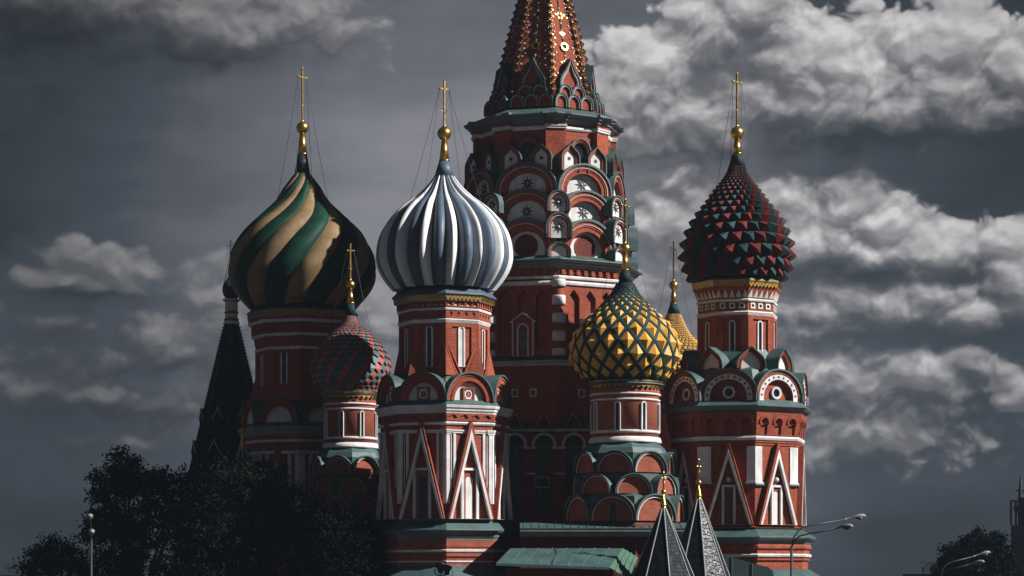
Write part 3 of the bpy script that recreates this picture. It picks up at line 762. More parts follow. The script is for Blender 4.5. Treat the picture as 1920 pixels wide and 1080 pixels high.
# ================================================================== red and green spiked dome (right)
def build_spiked():
    T = Tower('onion_dome_tower', 'tower with dark red and green pyramid studded onion dome, at the right end', 'tower', 1382, 160, 9.5, GRP)
    k = T.k
    T.finial(138, 154, 250, 12.6, 263, 289, 5, 9, 312, 16, 'dome_teal', 8, [(42, 372, -100), (42, 372, 80), (24, 338, -150), (24, 338, 20)], 45)
    tab = [(306, 13), (325, 19), (345, 31), (362, 43), (380, 54), (397, 66), (413, 77), (430, 86), (454, 95), (478, 98.5), (499, 95), (519, 86), (526, 82)]
    N = 26; rows = march(T, tab, N, .92, 311)
    rows[0] = 526
    sp_ = MB()
    shell(T, tab, 'green_dark', 'dome', 56, 1.5)
    spikes = MB()
    for j in range(len(rows) - 1):
        yb, yt = rows[j], rows[j + 1]
        h = max(abs(yb - yt) * .62, 1.0)
        for i in range(N):
            a = 2 * pi / N * (i + .5 * (j % 2)); da = pi / N
            c = [spot(T, tab, yb, a - da), spot(T, tab, yb, a + da), spot(T, tab, yt, a + da), spot(T, tab, yt, a - da)]
            w = 2 * lerp(tab, (yb + yt) / 2) * sin(da)
            ap = spot(T, tab, yb + (yt - yb) * .36, a, .60 * w)
            m = (i + (j // 2)) % 2
            spikes.add(c + [ap], [(0, 1, 4), (1, 2, 4), (2, 3, 4), (3, 0, 4)], m)
    o = spikes.build('dome_spikes', ['dome_red', 'dome_teal'], T.root)
    T.ring('dome_skirt', [(82, 518), (87, 521), (88, 523), (80, 524)], 'green')
    T.frieze(86, 523, 532, 4.5, 8, 8)
    T.ring('drum', [(76, 700), (73.5, 660), (73.5, 592), (75, 586), (74.5, 566), (76, 558), (82, 540), (85, 534), (85, 524)], 'brick')
    mb = MB(); hw = 80 * sin(R_(22.5)) * k; n = T.apo(80)
    for i in range(5):
        c = (i - 2) * hw * .40; d = hw * .17
        mb.add([(c - d, -(T.apo(77)), T.z(557, 72)), (c + d, -(T.apo(77)), T.z(557, 72)), (c, -(T.apo(82) + .05), T.z(542, 76)), (c - d, -(T.apo(77) - .5), T.z(557, 72)), (c + d, -(T.apo(77) - .5), T.z(557, 72))], [(0, 1, 2), (0, 2, 3), (1, 4, 2)])
    T.faces('corbel_teeth', mb, 'white')
    T.ring('string_course', [(74, 565), (78, 563.5), (79, 561), (77.5, 559), (74, 559)], 'white')
    T.ring('string_course', [(72, 592), (76, 590), (78, 586), (79, 584), (76, 582), (72, 582)], 'white')
    mb = MB(); n = T.apo(74.8); hw = 74.8 * sin(R_(22.5)) * k; zm = T.z(573, 68)
    for i in range(3):
        c = (i - 1) * hw * .62; q = 5.2 * k
        mb.plate(rect(c - q, c + q, zm - q, zm + q), [disc(c, zm, 3.2 * k, 10)], n - .2, n + 1.8 * k, 0)
        mb.plate(disc(c, zm, 3.2 * k, 10), [], n - .2, n + .2 * k, 1, sides=False)  # dark disc painted in place of a shaded hole
    T.faces('pierced_tile', mb, ['white', 'hole_shade'])
    mb = MB(); a = T.apo(73.6); hw = 73.6 * sin(R_(22.5)) * k
    mb.plate(rect(-hw * 1.015, hw * 1.015, T.z(670, 68), T.z(591, 68)), [rect(-hw * .62, hw * .62, T.z(670, 68) + .02, T.z(598, 68))], a - .1, a + 3.0 * k)
    T.faces('wall_panel', mb, 'brick')
    T.window(VIS, 12, 601, 664, T.apo(73.5), 2.5, 2.2)
    # upper ring of pointed gables at the corners
    T.ring('upper_roof', [(91, 692), (89, 684), (82, 668), (73, 652)], 'green')
    mb = MB(); n = 98 * k; zb = T.z(691, 95); h = T.z(657, 95) - zb; w = 52 * k
    kok(mb, w, zb, h, n - 40 * k, [(1.0, .88, n + 2 * k, 0), (.88, .80, n + 0 * k, 0), (.80, .72, n + 1.2 * k, 0)], (n - 5 * k, 1), 2, pt=.45, lip=.1, ht=.055, stilt=h * .2)
    T.faces('pointed_arch_gable', mb, ['brick', 'white', 'green'], corner=True)
    # great round gables
    T.ring('lower_roof', [(117, 752), (116, 738), (111, 710), (102, 692), (90, 686)], 'green')
    mb = MB(); n = T.apo(132); zb = T.z(751, 122); h = T.z(693, 122) - zb; w = 104 * k
    kok(mb, w, zb, h, n - 30 * k, [(1.0, .88, n + 3 * k, 0), (.88, .85, n + 1 * k, 0), (.85, .66, n + 2 * k, 1), (.66, .63, n + 0, 0)], (n - 8 * k, 0), 2, lip=.12, ht=.055, stilt=h * .12)
    for i in range(11):
        g = pi * (i + .35) / 10.7; rr = .755
        mb.plate(disc(rr * w / 2 * cos(g), zb + h * .12 + rr * h * .88 * sin(g), 2.2 * k, 8), [], n + 1.8 * k, n + 2.4 * k, 3)
    gb = T.faces('arched_gable', mb, ['brick', 'white', 'green', 'star_black'])
    mb = MB(); zc = zb + 15.5 * k; mb.plate(disc(0, zc, 11.5 * k, 24), [disc(0, zc, 7.5 * k, 24)], n - 9 * k, n - 3.5 * k)
    mb.plate(disc(0, zc, 7.5 * k, 24), [], n - 9 * k, n - 7.4 * k, 1, sides=False)
    T.subs(gb, 'round_window', mb, ['white', 'glass'])
    T.ring('ledge_roof', [(146, 758.5), (144, 757), (132, 748)], 'green')
    T.ring('cornice', [(126, 778), (130, 775), (134, 770), (141, 765), (146, 760), (146, 758.8), (126, 758.8)], 'lead')
    T.ring('body', [(124, 1000), (124, 985), (124.5, 836), (127, 822), (126, 815), (131, 775)], 'brick')
    # corbel arcade leaning out under the cornice
    mb = MB(); hw = 127 * sin(R_(22.5)) * k; z0, z1 = T.z(816, 118), T.z(773, 118); n0, n1 = T.apo(127), T.apo(134)
    holes = [arch(hw * .34, z0 + .05, T.z(784, 118), (i - 1) * hw * .66, seg=10) for i in range(3)]
    b0 = len(mb.v); mb.plate([(hw, z0), (hw * 1.06, z1), (-hw * 1.06, z1), (-hw, z0)], holes, n0 - .55, n0 + 2 * k)
    for i in range(3):
        a_ = arch(hw * .50, T.z(794, 118), T.z(779, 118), (i - 1) * hw * .66, seg=10); c_ = arch(hw * .36, T.z(794, 118) + .01, T.z(783.5, 118), (i - 1) * hw * .66, seg=10)
        mb.plate(a_, [c_], n0 + 1 * k, n0 + 4.2 * k)
    for i in range(b0, len(mb.v)):
        x, y, z = mb.v[i]; mb.v[i] = (x, y - (n1 - n0) * (z - z0) / (z1 - z0), z)
    T.faces('corbel_arcade', mb, 'brick')
    T.ring('string_course', [(124, 826), (130, 824), (132, 820), (131, 817), (124, 816)], 'white')
    T.ring('string_course', [(124, 836), (126.5, 834), (126.5, 830), (128, 829), (128, 826), (124, 826)], 'brick')
    n = T.apo(124.3); hw = 124.3 * sin(R_(22.5)) * k
    for sx in (-1, 1):
        mb = MB()
        for x0, x1, y0, y1, pr, m in ((hw - 15 * k, hw + .8 * k, 837, 904, 2.2, 0), (hw - 17 * k, hw + 1.5 * k, 904, 907, 4, 0), (hw - 17 * k, hw + 2 * k, 907, 910, 5.5, 1), (hw - 34 * k, hw - 17 * k, 906, 911, 3.4, 1)):
            u = sorted((sx * x0, sx * x1)); mb.plate(rect(u[0], u[1], T.z(y1, 114), T.z(y0, 114)), [], n - .1, n + pr * k, m)
        T.faces('pilaster', mb, ['white', 'lead'])
    zt, zb = T.z(830, 128), T.z(984, 122); wv = 45.5 * k
    mb = MB(); mb.plate([(wv, zb), (2 * k, zt), (-2 * k, zt), (-wv, zb)], [[(wv * .905, zb + .01), (0, zt - 15 * k), (-wv * .905, zb + .01)]], n - .1, n + 10 * k)
    gs = T.faces('triangular_gable', mb, 'brick')
    mb = MB(); mb.plate([(wv * .93, zb + .012), (0, zt - 11 * k), (-wv * .93, zb + .012)], [[(wv * .835, zb + .02), (0, zt - 27 * k), (-wv * .835, zb + .02)]], n + 4 * k, n + 10.8 * k)
    T.subs(gs, 'gable_trim', mb, 'white')
    mb = MB(); mb.ball((0, -(n + 3 * k), T.z(899, 118)), 4.3 * k, 0, 14, 10); mb.tube([(0, -n + .1, T.z(899, 118)), (0, -(n + 3 * k), T.z(899, 118))], 1.5 * k, 8)
    T.faces('gable_knob', mb, 'white', smooth=True)
    mb = MB(); mb.plate(rect(-12.5 * k, 12.5 * k, zb, T.z(909, 118)), [rect(-8.5 * k, 8.5 * k, zb + .02, T.z(913, 118))], n - .1, n + 5 * k)
    ws = T.faces('window', mb, 'white')
    mb = MB(); mb.plate(rect(-8.5 * k, 8.5 * k, zb + .02, T.z(913, 118)), [arch(10.5 * k, zb + .04, T.z(920, 118))], n - .06, n + 1.2 * k)
    T.subs(ws, 'window_reveal', mb, 'brick')
    mb = MB(); mb.plate(arch(10.5 * k, zb + .04, T.z(920, 118)), [], n - .1, n + .3 * k, sides=False)
    T.subs([ws[3]], 'white_pane', mb, 'white'); T.subs([w for i, w in enumerate(ws) if i != 3], 'pane', mb, 'glass')  # white pane on one side, dark glass on the others
    T.ring('string_course', [(122, 991), (130, 990), (131, 988), (129, 986), (122, 986)], 'brick')
    T.ring('base_roof', [(155, 1007), (153, 1005), (131, 993), (124, 990)], 'green')
    T.ring('base_cornice', [(140, 1024), (142, 1020), (146, 1014), (153, 1010), (155, 1007.3), (138, 1007.3)], 'lead')
    T.ring('plinth_wall', [(142, 1290), (138, 1072), (138, 1052), (141, 1045), (141, 1022)], 'brick')
    T.ring('string_course', [(140, 1030), (145, 1028), (145, 1024), (143, 1020), (140, 1020)], 'brick')
    T.ring('string_course', [(139, 1045), (144, 1043.5), (145.5, 1040), (143, 1038), (139, 1038)], 'white')
    T.ring('string_course', [(137, 1052), (142, 1050), (142, 1047), (138, 1046)], 'brick')
    T.ring('apron_roof', [(185, 1100), (175, 1088), (142, 1068), (134, 1066)], 'green')
    T.ring('apron_wall', [(180, 1300), (180, 1094), (136, 1094)], 'brick_dark')
    return T

# ================================================================== the small round chapels
def chapel_lower(T, R, ys, th):
    """round drum on three tiers of arched gables; ys maps the rows of the lit front chapel onto this one"""
    k = T.k; Y = ys; s = R / 63.0
    T.ring('drum', [(R, Y(826)), (R, Y(742)), (R * 1.03, Y(737)), (R * 1.04, Y(716))], 'brick_soft', 48)
    T.ring('string_course', [(R * .98, Y(739)), (R * 1.06, Y(738)), (R * 1.07, Y(735.5)), (R * 1.0, Y(734))], 'white', 48)
    T.ring('string_course', [(R * .98, Y(750)), (R * 1.04, Y(749)), (R * 1.05, Y(746)), (R * .98, Y(745))], 'white', 48)
    T.ring('string_course', [(R * .98, Y(811)), (R * 1.04, Y(810)), (R * 1.05, Y(806)), (R * .98, Y(804.5))], 'white', 48)
    T.ring('drum_foot', [(R * 1.09, Y(828)), (R * 1.09, Y(825)), (R * 1.05, Y(818)), (R * .98, Y(817))], 'white', 48)
    rot = T.th
    # windows stand on the curved wall
    z0, z1 = T.z(Y(806), R * .9), T.z(Y(752), R * .9)
    for i, a in enumerate((-112, -67.5, -22.5, 22.5, 67.5, 112)):
        mb = MB(); mb.plate(arch(11.5 * s * k, z0, z1), [arch(6 * s * k, z0 + .03, z1 - 2.8 * s * k)], R * k - .2, R * k + .12)
        w = mb.build('window', 'white', T.root, rot=rot + R_(a))
        mb = MB(); mb.plate(arch(6 * s * k, z0 + .03, z1 - 2.8 * s * k), [], R * k - .2, R * k + .02, sides=False); mb.build('pane', 'glass', w)
    core = [(103 * s, Y(985)), (100 * s, Y(930)), (90 * s, Y(924)), (88 * s, Y(886)), (80 * s, Y(880)), (86 * s, Y(848)), (80 * s, Y(838)), (66 * s, Y(827))]
    T.ring('chapel_roof', core, 'green', 8)
    def tier(corner, n, w, yt, yb, name='arched_gable', win=False):
        mb = MB(); n *= s * k; zb = T.z(Y(yb), n / k * .9); h = T.z(Y(yt), n / k * .9) - zb; w *= s * k
        kok(mb, w, zb, h, n - 34 * s * k, [(1.0, .93, n + 1 * k, 0), (.93, .89, n + 1.8 * k, 1), (.89, .87, n, 0)], (n - 2.2 * k, 0), 2, lip=.16, ht=.06, stilt=h * .06)
        gs = T.faces(name, mb, ['brick_soft', 'white', 'green'], corner=corner)
        if win:
            mb = MB(); mb.plate(arch(12 * s * k, zb, zb + h * .72), [], n - 2.1 * k, n - 1.9 * k, sides=False)
            T.subs([gs[2]], 'pane', mb, 'glass')
    tier(False, 86, 68, 847, 885); tier(True, 92, 66, 889, 925); tier(False, 103, 84, 928, 976, win=True)
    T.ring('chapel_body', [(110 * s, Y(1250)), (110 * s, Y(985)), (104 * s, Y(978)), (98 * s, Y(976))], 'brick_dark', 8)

def lattice_dome(T, tab, N, ratio, ystop, mat, rib, h=.5, rw=3.0, name='dome'):
    rows = march(T, tab, N, ratio, ystop)
    if rows[-1] - ystop < 0: rows[-1] = ystop
    shell(T, tab, rib, name, 48, 2.0)
    mb = MB(); rb = MB()
    def V(j, a, o=0.0): return spot(T, tab, rows[j], a, o)
    for j in range(1, len(rows) - 1):
        for i in range(N):
            a = 2 * pi / N * (i + .5 * (j % 2)); da = pi / N
            w = 2 * lerp(tab, rows[j]) * sin(da)
            f = .84; yj = rows[j]; c = [spot(T, tab, yj + (rows[j - 1] - yj) * f, a), V(j, a + da * f), spot(T, tab, yj + (rows[j + 1] - yj) * f, a), V(j, a - da * f)]
            ap = spot(T, tab, rows[j] + (rows[j - 1] - rows[j]) * .10, a, h * w)
            mb.add(c + [ap], [(0, 1, 4), (1, 2, 4), (2, 3, 4), (3, 0, 4)], 0)
    mb.build('dome_facets', mat, T.root)
    for j in range(0, len(rows) - 1):
        for i in range(N):
            a = 2 * pi / N * (i + .5 * (j % 2)); da = pi / N
            a += da
            for sgn in (-1, 1):
                # rib from this row's vertex between cells to the next row
                w = min(rw, .34 * lerp(tab, rows[j]) * 2 * sin(da) + .4) * .5; w2 = min(rw, .34 * lerp(tab, rows[j + 1]) * 2 * sin(da) + .4) * .5
                p = (rows[j], a); q = (rows[j + 1], a + sgn * da); o1 = 2.2 * min(1, w / 1.5) + .7
                rr = lerp(tab, rows[j]); rq = lerp(tab, rows[j + 1])
                P = [spot(T, tab, p[0], p[1] - w / rr, o1), spot(T, tab, p[0], p[1] + w / rr, o1), spot(T, tab, q[0], q[1] + w2 / rq, o1), spot(T, tab, q[0], q[1] - w2 / rq, o1)]
                Q = [spot(T, tab, p[0], p[1] - w * 1.1 / rr, -1.5), spot(T, tab, p[0], p[1] + w * 1.1 / rr, -1.5), spot(T, tab, q[0], q[1] + w2 * 1.1 / rq, -1.5), spot(T, tab, q[0], q[1] - w2 * 1.1 / rq, -1.5)]
                rb.add(P + Q, [(0, 1, 2, 3), (1, 0, 4, 5), (2, 1, 5, 6), (3, 2, 6, 7), (0, 3, 7, 4)])
    rb.build('dome_lattice', rib, T.root)

def build_yellow():
    T = Tower('chapel_tower', 'round chapel with yellow faceted dome in green lattice, in front of the central tower', 'tower', 1172, 156.5, 7.0, GRP)
    T.finial(374, 386, 466, 10, 476, 507, 4, 8, 530, 13, 'dome_teal', 7, [(48, 580, -95), (48, 580, 85), (28, 560, 20), (28, 560, 150)], 60)
    tab = [(524, 11), (552, 25), (567, 38), (583, 53), (598, 69), (614, 83.5), (629, 93), (644, 98.5), (659, 100.5), (675, 98), (690, 90), (705, 78), (716, 68)]
    lattice_dome(T, tab, 18, .67, 532, 'dome_yellow', 'dome_teal', .23, 6.4)
    T.ring('dome_skirt', [(66, 712), (72, 716), (73, 718), (66, 719)], 'green', 48)
    T.frieze(69.5, 717, 727, 5, 48, 40, 'gold_old')
    chapel_lower(T, 63, lambda y: y, 7.0)
    return T
def build_scaled():
    T = Tower('chapel_tower', 'round chapel with red and blue scaled dome, in front of the swirled dome tower', 'tower', 657, 165.5, 7.0, GRP)
    T.finial(458, 470, 534.5, 9, 545, 569, 3.6, 7.5, 592, 11, 'dome_teal', 6, [(45, 640, -95), (45, 640, 75), (31, 625, 20)], 25)
    tab = [(586, 9), (604, 15), (613, 21), (624, 34), (637, 46), (650, 57), (663, 66), (676, 72), (690, 73.5), (704, 71), (717, 64), (728, 55), (736, 50)]
    shell(T, tab, 'green_dark', 'dome', 48, 1.0)
    N = 30; rows = march(T, tab, N, .86, 593); mb = MB()
    for j in range(len(rows) - 1):
        yb, yt = rows[j], rows[j + 1]
        yb2 = yb + (yb - yt) * .22
        for i in range(N):
            a = 2 * pi / N * (i + .5 * (j % 2)); da = pi / N * .97
            w = lerp(tab, yb) * 2 * sin(da); o = .22 * w + .5
            mid = yt + (yb - yt) * .72
            c = [spot(T, tab, yt, a - da, .2), spot(T, tab, mid, a - da, o * .8), spot(T, tab, min(yb2, 738), a, o), spot(T, tab, mid, a + da, o * .8), spot(T, tab, yt, a + da, .2)]
            e = [spot(T, tab, mid, a - da, .1), spot(T, tab, min(yb2, 738), a, .1), spot(T, tab, mid, a + da, .1)]
            mb.add(c + e, [(0, 1, 2, 3, 4), (1, 5, 6, 2), (2, 6, 7, 3)], (i + j // 2) % 2)
    mb.build('dome_scales', ['dome_pink', 'dome_teal_light'], T.root)
    T.ring('dome_skirt', [(48, 733), (55, 736), (56, 738), (50, 739)], 'green', 48)
    T.frieze(54.5, 737, 746, 4, 48, 34, 'gold_old')
    f = lambda y: 740 + (y - 719) * .905
    chapel_lower(T, 48.5, f, 7.0)
    return T
def build_rear(cx, D, label, y0=0, s=1.0):
    T = Tower('chapel_tower', label, 'tower', cx, D, 7.0, GRP)
    T.finial(453 + y0, 466 + y0, 535 + y0, 8.5, 544 + y0, 570 + y0, 3.4, 6.8, 588 + y0, 12.5, 'dome_teal', 6, [(39, 640 + y0, -95), (39, 640 + y0, 85), (23, 618 + y0, 20)], 70)
    tab = [(586 + y0, 11.5), (607 + y0, 20), (629 + y0, 32), (641 + y0, 43), (654 + y0, 56), (668 + y0, 66), (682 + y0, 72), (696 + y0, 74), (712 + y0, 71), (727 + y0, 63), (742 + y0, 51)]
    shell(T, tab, 'dome_teal', 'dome', 48, .5)
    N = 34; rows = march(T, tab, N, .8, 590 + y0); mb = MB()
    for j in range(len(rows) - 1):
        yb, yt = rows[j], rows[j + 1]
        for i in range(N):
            a = 2 * pi / N * (i + .5 * (j % 2)); da = pi / N * .74; g = (yb - yt) * .14
            w = lerp(tab, (yb + yt) / 2) * 2 * sin(da)
            c = [spot(T, tab, yb - g, a - da, .5), spot(T, tab, yb - g, a + da, .5), spot(T, tab, yt + g, a + da, .5), spot(T, tab, yt + g, a - da, .5)]
            mb.add(c + [spot(T, tab, yb - (yb - yt) * .4, a, .5 + .36 * w)], [(0, 1, 4), (1, 2, 4), (2, 3, 4), (3, 0, 4)])
    mb.build('dome_facets', 'dome_yellow', T.root)
    T.ring('drum', [(50, 1300), (48, 742 + y0), (52, 738 + y0)], 'brick_soft', 32)
    return T

# ================================================================== central tent tower
def build_central():
    T = Tower('tent_tower', 'tall central brick tower with stacked arched gables under a steep studded tent roof', 'tower', 1021, 170.7, 8.0, GRP)
    k = T.k
    RT = lambda y: 50 + .277 * y
    T.ring('tent', [(104, 196), (RT(178), 178), (RT(-150), -150)], 'brick')
    # out of the picture: the lantern and small gilded dome on the tent
    T.ring('lantern', [(12, -148), (12, -176), (15, -178), (15, -181)], 'brick_soft', 16)
    tab = [(-232, 3), (-214, 9), (-200, 15), (-190, 15), (-181, 11)]
    shell(T, tab, 'gold', 'dome', 24)
    T.finial(-300, -285, -246, 6, -241, -233, 3, 4, -230, 4, 'gold', 6)
    # spiral gilded cords along the edges of the tent and a rib behind each
    mb = MB(); rb = MB(); pts = []
    zb, zt = T.z(172, 90), T.z(-140, 12)
    n = 24 * 10
    for i in range(n + 1):
        t = i / n; y = 172 - 312 * t; r = (RT(y) + 3.0) * k; g = 2 * pi * 24 * t; q = (4.2 - 2.2 * t) * k
        pts.append((q * cos(g), -(r + q * .9 * sin(g)), T.z(y, RT(y))))
    mb.tube(pts, .07, 4)
    CORD = mb
    0 and T.faces('gilded_cord', mb, 'gold_old', corner=True, ks=(-3, -2, -1, 0, 1, 2, 3))
    rb.tube([(0, -(RT(178) + 1) * k, T.z(178, RT(178))), (0, -(RT(-145) + .6) * k, T.z(-145, RT(-145)))], 2.2 * k, 6)
    T.faces('rib', rb, 'brick_dark', corner=True, ks=(-3, -2, -1, 0, 1, 2, 3))
    mb = MB(); mb.tube([(0, -(RT(150) * .924 + 1) * k, T.z(150, RT(150))), (0, -(RT(-145) * .924 + .6) * k, T.z(-145, RT(-145)))], 1.1 * k, 5)
    T.faces('cable', mb, 'metal_dark')
    # studs along the cords and glazed tiles on the faces
    mb = CORD; rnd = random.Random(3)
    for i in range(26):
        y = 168 - i * 11.6; r = (RT(y) + 2.6) * k
        for sx in (-1, 1): mb.ball((sx * 3.4 * k, -r + 1.6 * k, T.z(y + 5 * (sx > 0), RT(y))), 1.6 * k, 0, 6, 4)
    T.faces('gilded_cord', mb, 'gold_old', corner=True, ks=(-3, -2, -1, 0, 1, 2, 3))
    mb = MB(); th = math.atan(.277 * .924)
    def tile(t, y, w, h, m):
        n_ = RT(y) * .924 * k; z = T.z(y, RT(y) * .9)
        b0 = len(mb.v); mb.box(-w, w, -.06, .03, -h, h, m)
        for i in range(b0, len(mb.v)):
            X, Y, Z = mb.v[i]; mb.v[i] = (X + t, -n_ + Y * 1.0 + Z * math.tan(th) * -1 * -1, z + Z)
    for y in range(-130, 150, 13):
        hw = RT(y) * .383 * k
        for sx in (-1, 1):
            for f in (.80, .66): tile(sx * hw * f + rnd.uniform(-.03, .03), y + rnd.uniform(-2, 2) + (6 if f < .7 else 0), .05, .055, rnd.choice((1, 1, 0, 2)))
    for (yc, s) in ((28, 1.0), (118, 1.1), (-70, .7), (62, .5)):
        for (a, b) in ((0, 0), (0, 8), (0, -8), (5.5, 0), (-5.5, 0), (3, 4), (-3, 4), (3, -4), (-3, -4), (0, 14), (0, -14), (9, -2), (-9, -2)):
            tile(a * s * k, yc + b * s, .055, .07, 2 if (a, b) in ((0, 0), (0, 8)) else (1 if (a + b) % 2 < 1 else 0))
    for o in T.faces('glazed_tiles', mb, ['gold_old', 'white', 'star_black']): o['kind'] = 'stuff'
    mb = MB(); yc = 86; zc = T.z(yc, RT(yc) * .9); n_ = RT(yc) * .924 * k
    mb.plate(disc(0, zc, 7.4 * k, 20), [disc(0, zc, 5.0 * k, 20)], n_ - .1, n_ + .14)
    lean = lambda m_: [(x, y + (z - zc) * math.tan(th), z) for x, y, z in m_.v]; mb.v = lean(mb)
    rings = T.faces('gilded_ring', mb, 'gold')
    mb = MB(); mb.plate(disc(0, zc, 5.0 * k, 20), [], n_ - .1, n_ + .05, sides=False); mb.v = lean(mb); T.subs(rings, 'opening', mb, 'hole_shade')
    # clusters of little gables at the foot of the tent
    def small(name, t, w, yt, yb, n, pt=0.0, st=.35, corner=False, depth=16):
        mb = MB(); zb = T.z(yb, n * .9); h = T.z(yt, n * .9) - zb; nn = n * k
        kok(mb, w * k, zb, h, nn - depth * k, [(1.0, .80, nn + 1.5 * k, 1), (.80, .72, nn + .5 * k, 0)], (nn - 2.5 * k, 0), 2, lip=.06, ht=.09, stilt=h * st, pt=pt, seg=12)
        for i in range(len(mb.v)):
            X, Y, Z = mb.v[i]; mb.v[i] = (X + t * k, Y, Z)
        return T.faces(name, mb, ['brick', 'grey', 'green_dark'], corner=corner)
    for t in (-27, 0, 27): small('small_gable', t, 25, 178, 202, 104)
    for t in (-14, 14): small('small_gable', t, 25, 160, 186, 97)
    small('ogee_gable', 0, 40, 128, 166, 91, pt=1.0, st=.25, depth=26)
    # eave of the tent
    T.ring('eave_roof', [(153, 210), (152, 208.5), (118, 202), (98, 198)], 'green')
    T.ring('eave_cornice', [(130, 230), (135, 227), (138, 224), (143, 221), (145, 217), (151, 213), (153, 210.3), (128, 210.3)], 'lead')
    mb = MB(); R = 131; w = 17 * k; nn = R * k
    for (y0, y1, o, m) in ((210.6, 215, 25, 1), (215, 220, 18, 1), (220, 226, 11, 1), (226, 233, 6, 0), (233, 236, 9, 2), (236, 240, 7, 2), (240, 330, 3, 0)):
        mb.box(-w - o * .4 * k, w + o * .4 * k, -(nn + o * .62 * k), -(nn - 14 * k), T.z(y1, R), T.z(y0, R), m)
    T.faces('corner_pier', mb, ['brick', 'lead', 'white'], corner=True)
    T.ring('upper_wall', [(139, 400), (130, 330), (130, 226)], 'brick')
    T.ring('string_course', [(128, 242), (132, 241), (134, 238), (134, 235), (132, 233), (128, 233)], 'white')
    # upper windows under hoods
    n = T.apo(130); mb = MB(); zb = T.z(322, 122); h = T.z(259, 122) - zb
    kok(mb, 40 * k, zb, h, n - 6 * k, [(1.0, .84, n + 7 * k, 0), (.84, .74, n + 5.6 * k, 0)], (n + .6 * k, 1), 2, lip=.08, ht=.04, stilt=h * .62)
    T.faces('arched_window', mb, ['brick', 'glass', 'green'])
    # row of small white arches
    for t in (-30, 27):
        mb = MB(); nn = 137 * k; zb = T.z(321, 130); h = T.z(279, 130) - zb
        kok(mb, 36 * k, zb, h, nn - 26 * k, [(1.0, .84, nn + 3 * k, 0), (.84, .68, nn + 1.5 * k, 0)], (nn - 1.5 * k, 1), 2, lip=.10, ht=.05, stilt=h * .58, pt=.35)
        zz = zb + h * .56; mb.plate(disc(0, zz, 3.4 * k, 10), [], nn - 1.6 * k, nn - .9 * k, 3)
        for i in range(len(mb.v)):
            X, Y, Z = mb.v[i]; mb.v[i] = (X + t * k, Y, Z)
        T.faces('small_gable', mb, ['brick', 'white', 'green', 'star_black'])
    # three tiers of great gables
    T.ring('gable_core', [(150, 484), (147, 440), (142, 400), (136, 350), (132, 318), (130, 300)], 'green_dark')
    for (yt, yb, R, w, kind) in ((308, 362, 149, 109, 's'), (358, 416, 155, 112, 's'), (413, 481, 161, 114, 'o')):
        n = T.apo(R); mb = MB(); zb = T.z(yb, R * .9); h = T.z(yt, R * .9) - zb; w *= k
        bands = [(1.0, .90, n + 4 * k, 0), (.90, .885, n + 4.6 * k, 1), (.885, .82, n + 3 * k, 0), (.82, .74, n + 1.6 * k, 0), (.74, .68, n + 2.4 * k, 0)]
        kok(mb, w, zb, h, n - 34 * k, bands, (n - 8 * k, 1), 2, lip=.10, ht=.07, stilt=h * .10)
        gs = T.faces('arched_gable', mb, ['brick', 'white', 'green'])
        mb = MB()
        if kind == 's':
            mb.plate(star(0, zb + h * .36, 13.2 * k, 5.2 * k), [], n - 8 * k, n - 6.8 * k); mb.ball((0, -(n - 6.6 * k), zb + h * .36), 2.2 * k, 1, 10, 6)
            T.subs(gs, 'star', mb, ['star_black', 'white'])
        else:
            zc = zb + h * .30; rr = 22 * k
            o_ = [(rr * cos(a), max(zb + .03, zc + rr * sin(a))) for a in [R_(-52) + R_(284) * i / 24 for i in range(25)]]
            i_ = [(x * .93, max(zb + .06, zc + (z - zc) * .93)) for x, z in o_]
            mb.plate(o_, [i_], n - 8.2 * k, n - 6.4 * k, 0); mb.plate(i_, [], n - 8.2 * k, n - 7.7 * k, 1, sides=False)
            T.subs(gs, 'round_opening', mb, ['brick', 'brick_dark'])
    for (yt, yb, R, w, kind) in ((358, 395, 165, 37, 's'), (400, 445, 171, 43, 's'), (455, 481, 172, 40, 'p')):
        mb = MB(); nn = (R - 2) * k; zb = T.z(yb, R); h = T.z(yt, R) - zb
        kok(mb, w * k, zb, h, nn - 30 * k, [(1.0, .88, nn + 3 * k, 0), (.88, .84, nn + 3.6 * k, 1), (.84, .70, nn + 1.8 * k, 0)], (nn - 2 * k, 1), 2, lip=.08, ht=.07, stilt=h * .42)
        gs = T.faces('small_gable', mb, ['brick', 'white', 'green'], corner=True)
        if kind == 's':
            mb = MB(); mb.plate(star(0, zb + h * .46, 11.5 * k, 4.4 * k), [], nn - 2 * k, nn - 1.1 * k); mb.ball((0, -(nn - .9 * k), zb + h * .46), 2 * k, 1, 8, 6)
            T.subs(gs, 'star', mb, ['star_black', 'white'])
    # main eave
    T.ring('main_eave_roof', [(187, 484.5), (186, 483), (160, 477)], 'green')
    T.ring('main_eave_cornice', [(168, 502), (172, 499), (173, 496), (178, 493), (179, 490), (185, 487), (187, 484.8), (160, 484.8)], 'lead')
    T.ring('middle_wall', [(165, 676), (165, 515), (168, 500)], 'brick')
    mb = MB(); n = T.apo(165); hw = 165 * sin(R_(22.5)) * k; c = 2 * hw / 8
    for i in range(8):
        x = -hw + c * (i + .5); mb.box(x - c * .22, x + c * .22, -(n + 5 * k), -(n - .2), T.z(515, 155), T.z(501, 155))
    T.faces('corbels', mb, 'brick')
    T.ring('string_course', [(164, 522), (169, 520.5), (170, 517.5), (168, 515.5), (164, 515.5)], 'white')
    # niches and gabled porches of the middle wall
    mb = MB(); outer = rect(-hw * 1.0, hw * 1.0, T.z(668, 150), T.z(534, 150)); holes = []
